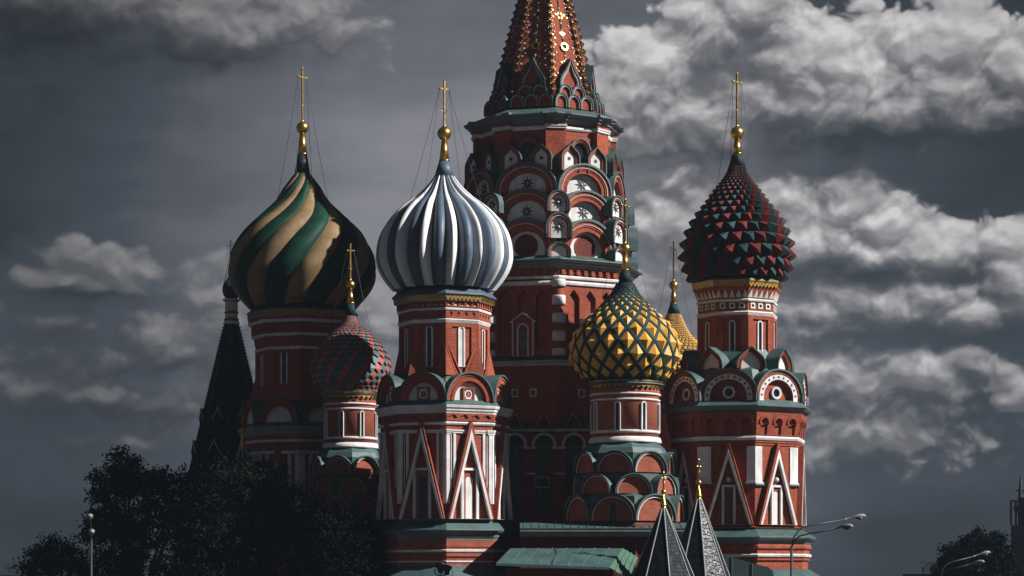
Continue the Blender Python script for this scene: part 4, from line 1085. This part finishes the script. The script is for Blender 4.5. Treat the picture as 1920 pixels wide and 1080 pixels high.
    for i in range(3):
        cx = (i - 1) * hw * .55; w = hw * .19; zt = T.z(543, 150); zb = T.z(652, 150); zs = T.z(558, 150)
        holes.append([(cx + w, zb), (cx + w, zs), (cx, zt), (cx - w, zs), (cx - w, zb)])
    mb.plate(outer, holes, n - .1, n + 7 * k)
    T.faces('niche_wall', mb, 'brick')
    T.ring('string_course', [(172, 534), (176, 532), (177, 528), (175, 525), (168, 525)], 'white')
    mb = MB(); q = 20 * k; zb = T.z(668, 160); zs = T.z(604, 160); zt = T.z(585, 160)
    shape = [(q, zb), (q, zs), (q * 1.25, zs), (0, zt), (-q * 1.25, zs), (-q, zs), (-q, zb)]
    inn = [(q * .88, zb + .02), (q * .88, zs + .06), (q * 1.0, zs + .09), (0, zt - .16), (-q * 1.0, zs + .09), (-q * .88, zs + .06), (-q * .88, zb + .02)]
    mb.plate(shape, [inn], n + 3 * k, n + 15 * k, 0)
    mb.plate(inn, [arch(q * .95, zb + .04, T.z(609, 160))], n + 7 * k, n + 13 * k, 1)
    mb.plate(arch(q * 1.1, zb + .03, T.z(606, 160)), [arch(q * .80, zb + .04, T.z(609.5, 160))], n + 8 * k, n + 13.6 * k, 0)
    ws = T.faces('gabled_window', mb, ['white', 'brick'])
    mb = MB(); mb.plate(arch(q * .95, zb + .04, T.z(609, 160)), [], n + 7 * k, n + 8 * k, sides=False); T.subs(ws, 'pane', mb, 'glass')
    # corner columns with fat white drums
    pr = []
    def seg(r, y): pr.append((r * k, T.z(y, 165)))
    mb = MB(); R = 168 * k
    def cyl(r, y0, y1, m, bulge=0.0):
        z0, z1 = T.z(y1, 165), T.z(y0, 165); b0 = len(mb.v)
        mb.lathe([(r * k * .93, z0), (r * k * (1 + bulge), z0 + (z1 - z0) * .22), (r * k * (1 + bulge), z0 + (z1 - z0) * .78), (r * k * .93, z1)], 20, 0, m)
        for i in range(b0, len(mb.v)):
            X, Y, Z = mb.v[i]; mb.v[i] = (X, Y - R, Z)
    cyl(8.5, 524, 668, 0)
    for y0, y1 in ((524, 538), (554, 572), (587.5, 606), (621, 640), (654, 667)): cyl(12.5, y0, y1, 1, .0)
    T.faces('column', mb, ['brick', 'white'], corner=True, smooth=True)
    # lower ledge and base
    T.ring('ledge_roof', [(180, 674), (178, 672), (166, 664)], 'green')
    T.ring('ledge_cornice', [(166, 686), (171, 684), (173, 680), (178, 677), (180, 674.3), (164, 674.3)], 'white')
    T.ring('lower_wall', [(168, 1290), (168, 676)], 'brick')
    for t in (-17, 17): T.window(VIS, 13, 730, 746, T.apo(168), 2.8, 2.4, 'glass', t=t, sq=True)
    return T

# ================================================================== bell tower with its dark tent (far left, behind)
def build_bell():
    T = Tower('bell_tower', 'dark tent roofed bell tower with a tiny onion dome, leftmost of the towers', 'tower', 434, 180, 4.0)
    k = T.k
    RB = lambda y: 14 + (y - 605) * .233
    tab = [(505, 1.5), (516, 4), (524, 9), (533, 15), (542, 17.2), (551, 16), (560, 11)]
    shell(T, tab, 'dome_teal', 'dome', 24)
    mb = MB(); z = T.z
    mb.box(-.07, .07, -.07, .07, z(506), z(450)); mb.box(-.34, .34, -.05, .05, z(461) - .06, z(461) + .06); mb.box(-.2, .2, -.05, .05, z(456) - .05, z(456) + .05)
    mb.build('cross', 'metal_dark', T.root, rot=R_(30))
    for a in (-80, 100, 200):
        mb = MB(); mb.tube([(0, 0, z(461)), (16 * k * sin(R_(a)), -16 * k * cos(R_(a)), z(546))], .022, 4); mb.build('stay_wire', 'metal_dark', T.root)
    T.ring('lantern', [(12, 606), (12, 564), (16, 562), (17, 559)], 'white', 16)
    for (r, y) in ((15, 562), (13.4, 585), (14.5, 598)): T.ring('moulding', [(r - 2, y + 2.4), (r, y + 1), (r, y - 1), (r - 2, y - 2)], 'brick', 16)
    T.ring('lantern_foot', [(15, 607), (16, 604), (12.5, 600)], 'white', 16)
    T.ring('tent', [(RB(930) + 6, 930), (RB(900), 900), (13, 606)], 'shingle_green')
    mb = MB()
    mb.tube([(0, -(RB(925)) * k, T.z(925, RB(925))), (0, -13 * k, T.z(607, 13))], 1.6 * k, 6)
    ribs = T.faces('rib', mb, 'shingle', corner=True)
    mb = MB()
    for i in range(52):
        y = 612 + i * 6; r = RB(y) + 1.3
        mb.ball((0, -r * k, T.z(y, r)), 1.5 * k, 0, 6, 4, .8)
    T.subs(ribs, 'rib_studs', mb, 'gold_old')
    for r in ribs:
        for o in r.children: o['kind'] = 'stuff'
    for (yt, yb, w) in ((764, 812, 18), (824, 880, 21)):
        mb = MB(); n = RB(yb) * .924 * k; zb, zt = T.z(yb, RB(yb)), T.z(yt, RB(yb)); q = w * k / 2; zs = zb + (zt - zb) * .58
        outl = [(q, zb), (q, zs), (q * 1.15, zs), (0, zt), (-q * 1.15, zs), (-q, zs), (-q, zb)]
        hole = arch(q * 1.0, zb + .1, zb + (zt - zb) * .56)
        mb.plate(outl, [hole], n - 14 * k, n + 2 * k, 0)
        mb.plate([(q * 1.3, zs - .05), (0, zt + .12), (-q * 1.3, zs - .05), (-q * 1.12, zs - .05), (0, zt - .16), (q * 1.12, zs - .05)], [], n + 1.5 * k, n + 3.2 * k, 1)
        ds = T.faces('dormer', mb, ['shingle_green', 'grey'])
        mb = MB(); mb.plate(hole, [], n - .3, n - .1, sides=False); T.subs(ds, 'opening', mb, 'hole_shade')
    T.ring('belfry', [(96, 1290), (92, 932), (84, 930), (84, 926)], 'brick_dark')
    return T

# ================================================================== porch tents
def porch_tent(name, cx, D, yapex, slope, cross_top, yball, rball, yc0, yc1, label, th=7.5, rib='white', ybase=1120, group='dark shingled tent roofs of the porches', shin='shingle'):
    T = Tower(name, label, 'roof', cx, D, th, group); k = T.k
    Rr = lambda y: 4 + (y - yapex) * slope
    T.ring('tent', [(Rr(ybase), ybase), (4, yapex)], shin)
    mb = MB(); mb.tube([(0, -(Rr(ybase) + .3) * k, T.z(ybase, Rr(ybase))), (0, -4.2 * k, T.z(yapex, 4))], 1.35 * k, 6)
    n = int((ybase - yapex) / 4)
    for i in range(n):
        y = yapex + 2 + i * 4.0; r = Rr(y) + 1.0; mb.ball((0, -r * k, T.z(y, r)), 1.1 * k, 1, 6, 4, 1.2)
    T.faces('rib', mb, ['grey', 'white'], corner=True)
    mb = MB(); mb.lathe([(6.6 * k, T.z(yc1)), (6.2 * k, T.z(yc1 - 2)), (2.6 * k, T.z(yc0 + 2)), (1.6 * k, T.z(yc0)), (1.2 * k, T.z(yball))], 16); mb.lathe([(5.6 * k, T.z(yapex + 3)), (5.2 * k, T.z(yc1 + .2))], 16); mb.build('gold_cone', 'gold', T.root, smooth=True)
    mb = MB(); mb.ball((0, 0, T.z(yball)), rball * k, 0, 16, 10); mb.build('ball', 'gold', T.root, smooth=True)
    mb = MB(); zt, zb = T.z(cross_top), T.z(yball); w = .035; zm = zb + (zt - zb) * .70; q = .20
    mb.box(-w, w, -w, w, zb, zt); mb.box(-q, q, -w, w, zm - w, zm + w); mb.box(-q * .5, q * .5, -w, w, zm + .2, zm + .2 + w * 1.5)
    mb.tube([(-q * .7, 0, zb + (zt - zb) * .55), (0, 0, zb + (zt - zb) * .36), (q * .7, 0, zb + (zt - zb) * .55)], w * .7, 5)
    for sx in (-1, 1): mb.ball((sx * q, 0, zm), .08, 0, 6, 4)
    mb.ball((0, 0, zt), .08, 0, 6, 4)
    mb.build('cross', 'gold_old', T.root, rot=R_(55))
    T.ring('eave', [(Rr(ybase) * .9, ybase + 10), (Rr(ybase) * 1.1, ybase + 6), (Rr(ybase) * 1.1, ybase)], 'white')
    T.ring('porch', [(Rr(ybase) * .85, 1300), (Rr(ybase) * .85, ybase + 8)], 'brick_soft')
    return T

# ================================================================== gallery between the towers
def build_gallery():
    Dg = 152.5; k = Dg / F
    X = lambda px, D=Dg: (px - 960) * D / F
    Z = lambda y, D=Dg: EYE + (YH - y) * D / F
    x0, x1 = X(975), X(1300); cx = (x0 + x1) / 2
    root = empty('gallery', (cx, Dg, 0), 'low brick gallery with a teal green ledge roof running under the yellow domed chapel', 'building')
    def B(mb, name, mat, **kw): return mb.build(name, mat, root, **kw)
    def loc(x, D, z): return (x - cx, D - Dg, z)
    a, b = x0 - cx, x1 - cx
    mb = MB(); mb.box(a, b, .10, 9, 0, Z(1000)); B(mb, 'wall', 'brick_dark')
    mb = MB(); zt = Z(980, Dg + 1.6); z1 = Z(990, Dg - .4)
    mb.add([(a, -.45, z1), (b, -.45, z1), (b, 1.9, zt), (a, 1.9, zt), (a, -.45, z1 - .06), (b, -.45, z1 - .06)], [(0, 1, 2, 3), (4, 5, 1, 0)])
    for i in range(22):
        x = a + (b - a) * (i + .5) / 22; mb.tube([(x, -.44, z1 + .02), (x, 1.9, zt + .02)], .03, 4)
    mb.add([(a, 1.9, zt), (b, 1.9, zt), (b, 9, zt + .15), (a, 9, zt + .15)], [(0, 1, 2, 3)])
    B(mb, 'ledge_roof', 'green')
    mb = MB(); zc = z1 - .062
    mb.box(a, b, -.42, .0, zc - .16, zc); mb.box(a, b, -.30, .0, zc - .36, zc - .16); mb.box(a, b, -.16, .0, zc - .50, zc - .36); B(mb, 'cornice', 'grey')
    # arcaded wall between the white striped tower and the yellow chapel
    D2 = 163.6; n0 = Dg - D2
    aw, bw = X(925, D2) - cx, X(1128, D2) - cx
    mb = MB(); z0, z1 = Z(985, D2), Z(803, D2); q = lambda px: X(px, D2) - cx
    holes = [arch(33 * k, Z(960, D2) , Z(817, D2), q(px)) for px in (965.5, 1020, 1076)]
    mb.plate(rect(aw, bw, z0, z1), holes, n0 - .9, n0); B(mb, 'arcade_wall', 'brick')
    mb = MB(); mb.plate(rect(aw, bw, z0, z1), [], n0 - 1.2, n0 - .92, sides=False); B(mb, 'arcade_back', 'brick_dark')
    for px in (965.5, 1020, 1076):
        mb = MB(); o_ = arch(49 * k, Z(838, D2), Z(811, D2), q(px)); i_ = arch(37 * k, Z(838, D2) + .01, Z(816, D2), q(px)); mb.plate(o_, [i_], n0 - .05, n0 + .14); B(mb, 'arch_moulding', 'white')
        mb = MB(); c = q(px)
        mb.plate(arch(33 * k, Z(960, D2), Z(817, D2), c), [arch(11 * k, Z(945, D2), Z(870, D2), c - 7.5 * k), arch(11 * k, Z(945, D2), Z(870, D2), c + 7.5 * k), disc(c, Z(848, D2), 8 * k, 14)], n0 - .8, n0 - .55)
        w = B(mb, 'traceried_window', 'lead')
        mb = MB(); mb.plate(arch(33 * k, Z(960, D2), Z(817, D2), c), [], n0 - .9, n0 - .78, sides=False); mb.build('pane', 'glass', w)
    for px in (938, 993, 1048, 1104):
        mb = MB(); c = q(px); mb.plate(rect(c - 13 * k, c + 13 * k, Z(842, D2), Z(838, D2)), [], n0 - .05, n0 + .2); mb.plate(rect(c - 12 * k, c + 12 * k, Z(890, D2), Z(886.5, D2)), [], n0 - .05, n0 + .12); B(mb, 'pier_cap', 'white')
    for px in (993, 1048):
        mb = MB(); c = q(px); mb.plate(rect(c - 10 * k, c + 10 * k, Z(880, D2), Z(846, D2)), [rect(c - 7 * k, c + 7 * k, Z(877, D2), Z(849, D2))], n0 - .05, n0 + .05); B(mb, 'wall_panel', 'brick')
    for px in (1017,):
        mb = MB(); c = q(px); mb.plate(rect(c - 15 * k, c + 15 * k, Z(915, D2), Z(894, D2)), [rect(c - 13 * k, c + 13 * k, Z(913, D2), Z(896, D2))], n0 - .9, n0 + .1); B(mb, 'panel_frame', 'white')
    mb = MB(); mb.plate(rect(aw, bw, Z(809, D2), Z(804, D2)), [], n0 - .05, n0 + .22); B(mb, 'string_course', 'white')
    mb = MB(); e = Z(803, D2); t = Z(772, D2 + 2)
    mb.add([(aw, -n0 - .35, e), (bw, -n0 - .35, e), (bw, -n0 + 3.0, t), (aw, -n0 + 3.0, t)], [(0, 1, 2, 3)])
    B(mb, 'upper_roof', 'green_dark')
    for px in (965, 1019.5, 1074):
        mb = MB(); c = q(px); hw = 17 * k; zb, zt = Z(801, D2), Z(776, D2)
        mb.plate([(c + hw, zb), (c, zt), (c - hw, zb)], [], n0 - 1.5, n0 + .1, 1); mb.plate([(c + hw * 1.06, zb), (c, zt + .09), (c - hw * 1.06, zb)], [[(c + hw * .93, zb + .02), (c, zt - .07), (c - hw * .93, zb + .02)]], n0 - .1, n0 + .18, 0)
        B(mb, 'pediment', ['grey', 'brick_dark'])
    # porch roof in front
    A_, B_, C_, D_ = loc(X(957, 150), 150, Z(1028, 150)), loc(X(1168, 150), 150, Z(1028, 150)), loc(X(1143, 146.5), 146.5, Z(1064, 146.5)), loc(X(930, 146.5), 146.5, Z(1056, 146.5))
    E_, G_ = loc(X(1196, 151.5), 151.5, Z(1045, 151.5)), loc(X(1180, 148), 148, Z(1086, 148))
    mb = MB(); dn = Vector((0, 0, -.16))
    mb.add([A_, B_, C_, D_] + [tuple(Vector(p) + dn) for p in (C_, D_)], [(3, 2, 1, 0), (4, 2, 3, 5)])
    va, vb, vc, vd = (Vector(p) for p in (A_, B_, C_, D_))
    for i in range(1, 8):
        f = i / 8; p, r = va.lerp(vb, f), vd.lerp(vc, f); mb.tube([p + Vector((0, 0, .03)), r + Vector((0, 0, .03))], .028, 4)
    mb.tube([va.lerp(vd, .42), vb.lerp(vc, .42)], .022, 4)
    B(mb, 'porch_roof', 'green')
    mb = MB(); mb.add([B_, E_, G_, C_], [(3, 2, 1, 0)]); ve_, vg = Vector(E_), Vector(G_)
    for f in (.28, .56, .84):
        mb.tube([vb.lerp(ve_, f) + Vector((0, -.02, .03)), vc.lerp(vg, f) + Vector((0, -.02, .03))], .05, 4)
    B(mb, 'porch_roof_end', 'green_bright')
    mb = MB(); p = loc(X(948, 147.2), 147.2, 0); q_ = loc(X(1150, 147.2), 147.2, Z(1064, 147.2)); mb.box(p[0], q_[0], p[1], p[1] + 4, 0, q_[2] - .05); B(mb, 'porch_wall', 'brick_dark')
    mb = MB(); pts = [va.lerp(vb, .40).lerp(vd.lerp(vc, .40), f) + Vector((.9 * f * f + .25 * sin(4 * f), -.01, .06)) for f in [i / 10 for i in range(11)]]
    mb.tube(pts, .022, 4); B(mb, 'roof_cable', 'metal_dark')
    # green hipped roof by the right tent
    mb = MB(); D3 = 150
    pts = [(1345, 1085), (1355, 1042), (1372, 1044), (1410, 1056), (1440, 1063), (1449, 1070), (1452, 1085)]
    top = [loc(X(px, D3), D3, Z(y, D3)) for px, y in pts]; back = [loc(X(px, D3), D3 + 4, Z(y, D3)) for px, y in pts]
    nn = len(pts); mb.add(top + back, [tuple(range(nn))[::-1]] + [(i, i + 1, nn + i + 1, nn + i) for i in range(nn - 1)])
    for i in (2, 3): mb.tube([Vector(top[i]) + Vector((0, -.02, 0)), Vector(top[i]) + Vector((0, -.02, -2))], .03, 4)
    B(mb, 'side_roof', 'green_dark')
    return root

# ================================================================== trees
def tree(name, label, blobs, D, trunk_px, n, mat, leaf=.30, seed=1, group=None, spread=1.0):
    """blobs: (px, row, half width, half height) of the leafy masses; limbs run to each of them"""
    k = D / F; rnd = random.Random(seed)
    X = lambda px: (px - trunk_px) * k
    Z = lambda y: EYE + (YH - y) * k
    root = empty(name, ((trunk_px - 960) * k, D, 0), label, 'tree', group)
    mb = MB(); base_z = 0; fork = Z(max(b[1] for b in blobs)) * .45
    mb.tube([(0, 0, -.2), (.1, 0, fork * .5), (0, .1, fork)], [.42, .34, .28], 8)
    for (px, y, rx, ry) in blobs:
        c = Vector((X(px), rnd.uniform(-1.5, 1.5), Z(y)))
        m_ = Vector((c.x * .45, c.y * .4, fork + (c.z - fork) * .45 + .4))
        mb.tube([(0, .1, fork - .4), m_, c, c + Vector((rnd.uniform(-.3, .3), 0, ry * k * .6))], [.2, .14, .07, .02], 6)
    mb.build('trunk', 'bark', root, smooth=True)
    mb = MB(); area = sum(b[2] * b[3] for b in blobs)
    V = []; Fc = []
    for (px, y, rx, ry) in blobs:
        cnt = int(n * rx * ry / area); tw = max(3, cnt // 34)
        for _ in range(tw):
            while True:
                u = Vector((rnd.uniform(-1, 1), rnd.uniform(-1, 1), rnd.uniform(-1, 1)))
                if u.length < 1: break
            u = u.normalized() * (u.length ** .45)
            c = Vector((X(px) + u.x * rx * k, u.y * min(rx, 70) * k * spread, Z(y) + u.z * ry * k))
            out = Vector((u.x, u.y * .6, u.z * .6 + .25)).normalized()
            L = rnd.uniform(.5, 1.25)
            for i in range(34):
                t = rnd.random() ** .8; p = c + out * (L * (t - .25)) + Vector((rnd.gauss(0, .24), rnd.gauss(0, .24), rnd.gauss(0, .17) - .18 * t * t))
                nrm = Vector((rnd.gauss(0, 1), rnd.gauss(0, 1), rnd.gauss(.5, .8))).normalized()
                a = nrm.orthogonal().normalized(); a = (a * cos(rnd.uniform(0, 6.3)) + nrm.cross(a) * sin(rnd.uniform(0, 6.3))).normalized(); b = nrm.cross(a)
                s_ = leaf * rnd.uniform(.55, 1.1)
                q = len(V)
                V += [tuple(p - a * s_ * .5), tuple(p + b * s_ * .27), tuple(p + a * s_ * .5), tuple(p - b * s_ * .27)]; Fc.append((q, q + 1, q + 2, q + 3))
    mb.add(V, Fc)
    mb.build('crown', mat, root)
    return root

# ================================================================== street lamps
def street_lamp(px, D, ytop, heads, label, group='street lamps on the embankment'):
    """heads: (reach in metres, rise of the lamp above the pole's top in metres, direction in degrees from the right)"""
    k = D / F; zt = EYE + (YH - ytop) * k
    root = empty('street_lamp', ((px - 960) * k, D, 0), label, 'street lamp', group)
    mb = MB(); mb.lathe([(.13, 0), (.12, .8), (.075, .9), (.05, zt)], 12); mb.build('pole', 'lamp_grey', root, smooth=True)
    for (reach, rise, deg, dz) in heads:
        mb = MB(); z0 = zt + dz
        pts = [(0, 0, z0 - .25), (.02, 0, z0), (.10, 0, z0 + rise * .34), (.30, 0, z0 + rise * .62), (.62, 0, z0 + rise * .76), (reach, 0, z0 + rise)]
        mb.tube(pts, [.042, .038, .032, .028, .026, .026], 8)
        a = mb.build('arm', 'lamp_grey', root, rot=R_(deg), smooth=True)
        mb = MB(); sl = rise * .24 / (reach - .62); L = .82
        secs = [(0, .04, .04, 0), (.10, .055, .05, 0), (.30, .08, .06, .01), (.36, .115, .085, .02), (.58, .13, .10, .03), (.74, .10, .085, .01), (L, .04, .04, -.03)]
        ring = []
        for (x, w, h, o) in secs:
            for i in range(12):
                g = 2 * pi * i / 12; zz = h * sin(g) if sin(g) > 0 else .35 * h * sin(g)
                ring.append((reach + x, w * cos(g), z0 + rise + x * sl + o + zz))
        fs = [(j * 12 + i, j * 12 + (i + 1) % 12, (j + 1) * 12 + (i + 1) % 12, (j + 1) * 12 + i) for j in range(len(secs) - 1) for i in range(12)]
        mb.add(ring, fs + [tuple(range(12)), tuple((len(secs) - 1) * 12 + i for i in range(12))])
        h_ = mb.build('lamp_head', 'lamp_shell', root, rot=R_(deg), smooth=True)
        mb = MB(); b0 = 0; mb.ball((0, 0, 0), .12, 0, 12, 8)
        for i in range(len(mb.v)):
            x, y, z = mb.v[i]; mb.v[i] = (x * 1.25 + reach + .56, y, z0 + rise + .56 * sl + (z * .9 if z < 0 else z * .1) + .0)
        mb.build('lamp_glass', 'lamp_glass', h_, smooth=True)
    return root

# ================================================================== place everything
ground = MB(); ground.add([(-440, -55, 0), (440, -55, 0), (440, 790, 0), (-440, 790, 0)], [(0, 1, 2, 3)])
g = ground.build('ground', 'asphalt'); tag(g, 'wide paved ground round the cathedral', 'ground', kind='structure')

build_central(); build_striped_white(); build_swirl(); build_spiked(); build_yellow(); build_scaled(); build_bell(); build_gallery()
build_rear(1263, 187, 'distant yellow scaled dome just left of the red and green spiked dome')
build_rear(790, 187, 'distant yellow dome showing only its left edge behind the white striped tower', 62, .8)
porch_tent('porch_roof', 1244, 143, 953, .42, 886, 922, 5, 931, 949, 'shorter black shingled tent roof, left one of the pair at the lower right')
porch_tent('porch_roof', 1310, 147, 935, .375, 862, 905, 5.5, 914, 932, 'taller black shingled tent roof, right one of the pair at the lower right', shin='shingle_gloss')
porch_tent('porch_roof', 455, 170, 838, .42, 754, 806, 4.5, 814, 838, 'dark tent roof with gold tip behind the tree, under the bell tower', ybase=960)

tree('tree', 'tall dark tree with a spiky top at the left of the tree group',
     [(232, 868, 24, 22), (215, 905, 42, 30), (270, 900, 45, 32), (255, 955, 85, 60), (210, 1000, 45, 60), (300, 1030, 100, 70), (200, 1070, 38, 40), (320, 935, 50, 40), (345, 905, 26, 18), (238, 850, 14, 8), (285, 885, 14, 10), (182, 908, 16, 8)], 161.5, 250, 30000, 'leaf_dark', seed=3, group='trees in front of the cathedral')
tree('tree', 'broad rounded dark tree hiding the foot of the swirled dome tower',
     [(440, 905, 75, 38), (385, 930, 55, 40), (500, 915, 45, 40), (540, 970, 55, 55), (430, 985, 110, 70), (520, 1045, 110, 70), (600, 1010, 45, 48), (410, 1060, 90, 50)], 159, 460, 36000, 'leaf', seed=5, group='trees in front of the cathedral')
tree('tree', 'low dark tree beside the foot of the white striped tower',
     [(640, 1000, 50, 40), (680, 1010, 25, 38), (650, 1050, 60, 45), (600, 1060, 40, 40)], 155.5, 650, 12000, 'leaf_dark', seed=8, group='trees in front of the cathedral')
tree('tree', 'small feathery dark tree at the lower left corner beside the lamp',
     [(95, 1022, 12, 14), (78, 1036, 20, 8), (122, 1022, 13, 9), (105, 1045, 34, 20), (135, 1042, 16, 8), (70, 1066, 30, 14), (110, 1075, 52, 24), (150, 1062, 10, 10)], 164, 100, 9000, 'leaf_dark', .24, seed=11)
tree('tree', 'dark round tree at the lower right beside the office tower',
     [(1840, 1022, 26, 20), (1800, 1042, 24, 18), (1870, 1035, 18, 24), (1835, 1065, 60, 34), (1880, 1075, 22, 22), (1790, 1078, 20, 22)], 190, 1835, 12000, 'leaf_dark', .42, seed=13)
for (px, D, s) in ((1760, 290, 1.0),):
    tree('tree', 'low far tree line at the lower right edge of the roofs', [(1765, 1072, 9, 10), (1778, 1078, 14, 14)], D, px, 1500, 'leaf_dark', .8, seed=14)

street_lamp(1484, 85, 1024, [(2.06, 1.00, 8, 0), (1.55, .62, -24, -.02)], 'street lamp with two curved arms in front of the right tower')
street_lamp(171, 92, 1010, [(2.3, .75, -80.5, 0), (1.6, .20, -79, 0)], 'street lamp seen end on before the trees at the left')
street_lamp(1762, 105, 1084, [(1.62, 1.00, 8, 0), (1.25, .60, -24, -.02)], 'street lamp whose pale head stands against the dark tree at the lower right')

# ------------------------------------------------------------------ office tower at the right edge
def office():
    D = 250; k = D / F; X = lambda px: (px - 960) * k; Z = lambda y: EYE + (YH - y) * k
    c = X(1896); root = empty('office_tower', (c, D, 0), 'dark modern tower block with roof mast at the right edge', 'building'); root.rotation_euler = (0, 0, -R_(13))
    a, b = X(1895.5) - c, X(2030) - c
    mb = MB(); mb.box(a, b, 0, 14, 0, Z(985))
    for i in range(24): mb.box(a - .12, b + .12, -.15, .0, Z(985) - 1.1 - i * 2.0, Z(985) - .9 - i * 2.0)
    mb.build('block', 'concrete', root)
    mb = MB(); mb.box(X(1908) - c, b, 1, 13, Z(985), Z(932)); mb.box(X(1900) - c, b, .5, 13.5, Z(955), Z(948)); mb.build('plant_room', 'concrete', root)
    mb = MB()
    for i in range(16):
        x = a + (b - a) * i / 15; mb.box(x - .12, x + .12, .0, .3, Z(985), Z(938))
    mb.box(a - .1, b, 0, .32, Z(941), Z(938)); mb.build('roof_frame', 'concrete', root)
    mb = MB(); x = X(1913) - c; mb.tube([(x, 5, Z(932)), (x, 5, Z(905)), (x, 5, Z(887))], [.35, .22, .08], 6); mb.tube([(x + .7, 5, Z(932)), (x + .7, 5, Z(916))], .08, 5); mb.box(x - .6, x + .6, 4.8, 5.2, Z(918), Z(916)); mb.build('mast', 'metal_dark', root)
office()
def far_house(px0, px1, D, ytop, label, bits):
    k = D / F; X = lambda px: (px - 960) * k; Z = lambda y: EYE + (YH - y) * k
    c = X((px0 + px1) / 2); root = empty('house', (c, D, 0), label, 'building')
    mb = MB(); a, b = X(px0) - c, X(px1) - c; mb.box(a, b, 0, 12, 0, Z(ytop + 3)); mb.build('wall', 'concrete', root)
    mb = MB(); mb.add([(a - .4, -.4, Z(ytop + 3)), (b + .4, -.4, Z(ytop + 3)), (b - 1.5, 5, Z(ytop)), (a + 1.5, 5, Z(ytop)), (b + .4, 12.4, Z(ytop + 3)), (a - .4, 12.4, Z(ytop + 3))], [(0, 1, 2, 3), (2, 4, 5, 3), (1, 4, 2), (5, 0, 3)]); mb.build('roof', 'metal_dark', root)
    for (px, y, w) in bits:
        mb = MB(); x = X(px) - c
        if w > 1: mb.box(x - w * k / 2, x + w * k / 2, 4, 5, Z(ytop + 2), Z(y)); mb.build('chimney', 'concrete', root)
        else:
            mb.tube([(x, 5, Z(ytop + 1)), (x, 5, Z(y))], .07, 5)
            for q in (0, 4, 8): mb.tube([(x - 1.0 + .1 * q, 5, Z(y + q)), (x + 1.0 - .1 * q, 5, Z(y + q))], .05, 4)
            mb.build('antenna', 'metal_dark', root)
far_house(1722, 1790, 300, 1073, 'far dark roof with chimneys and aerials at the lower right', [(1743, 1063, 3), (1757, 1065, 3), (1751, 1054, 1), (1768, 1056, 1)])
far_house(-40, 22, 300, 1076, 'far dark roof at the lower left corner', [(2, 1062, 1), (18, 1073, 3)])
# ------------------------------------------------------------------ floodlights on the low roof
def floodlight(px, D, y, label):
    k = D / F; z0 = EYE + (YH - y - 16) * k
    root = empty('floodlight', ((px - 960) * k, D, z0), label, 'floodlight', 'floodlights on the low roof')
    mb = MB(); mb.tube([(0, 0, -.9), (0, 0, .05)], .06, 6); mb.tube([(-.36, 0, .45), (-.36, 0, .1), (-.2, 0, .02), (.2, 0, .02), (.36, 0, .1), (.36, 0, .45)], .04, 5); mb.build('bracket', 'metal_dark', root)
    mb = MB(); mb.lathe([(.16, -.34), (.20, -.05), (.36, .22), (.36, .28), (.30, .28)], 16)
    for i, (x, yy, z) in enumerate(mb.v): mb.v[i] = (x, -z * .75 + yy * .5 * 0 + .0 if False else yy * .8 - z * .45, .45 + z * .75 - yy * .45)
    mb.build('lamp_housing', 'metal_dark', root, smooth=True)
floodlight(826, 149.5, 1063, 'black floodlight on the green roof under the white striped tower')
floodlight(838, 149.3, 1066, 'second black floodlight on the green roof, close beside the first and lower')
floodlight(929, 149.5, 1060, 'black floodlight at the corner where the gallery porch roof begins')

# ------------------------------------------------------------------ thin haze volume, added to lift the dark tones
hz = MB(); hz.box(-450, 450, -60, 800, -1.0, 90.0)
h_ = bpy.data.materials.new('haze'); h_.use_nodes = True; ht_ = h_.node_tree; ht_.nodes.clear()
vol = node(ht_, 'ShaderNodeVolumePrincipled', {'Density': 0.000095, 'Color': (.62, .78, 1.0, 1), 'Anisotropy': 0.2})
oo = node(ht_, 'ShaderNodeOutputMaterial'); ht_.links.new(vol.outputs[0], oo.inputs['Volume'])
MATS['haze'] = h_
ho = hz.build('haze', 'haze'); tag(ho, 'thin blue grey haze over the whole place, added to lift the darks', 'haze', kind='stuff')
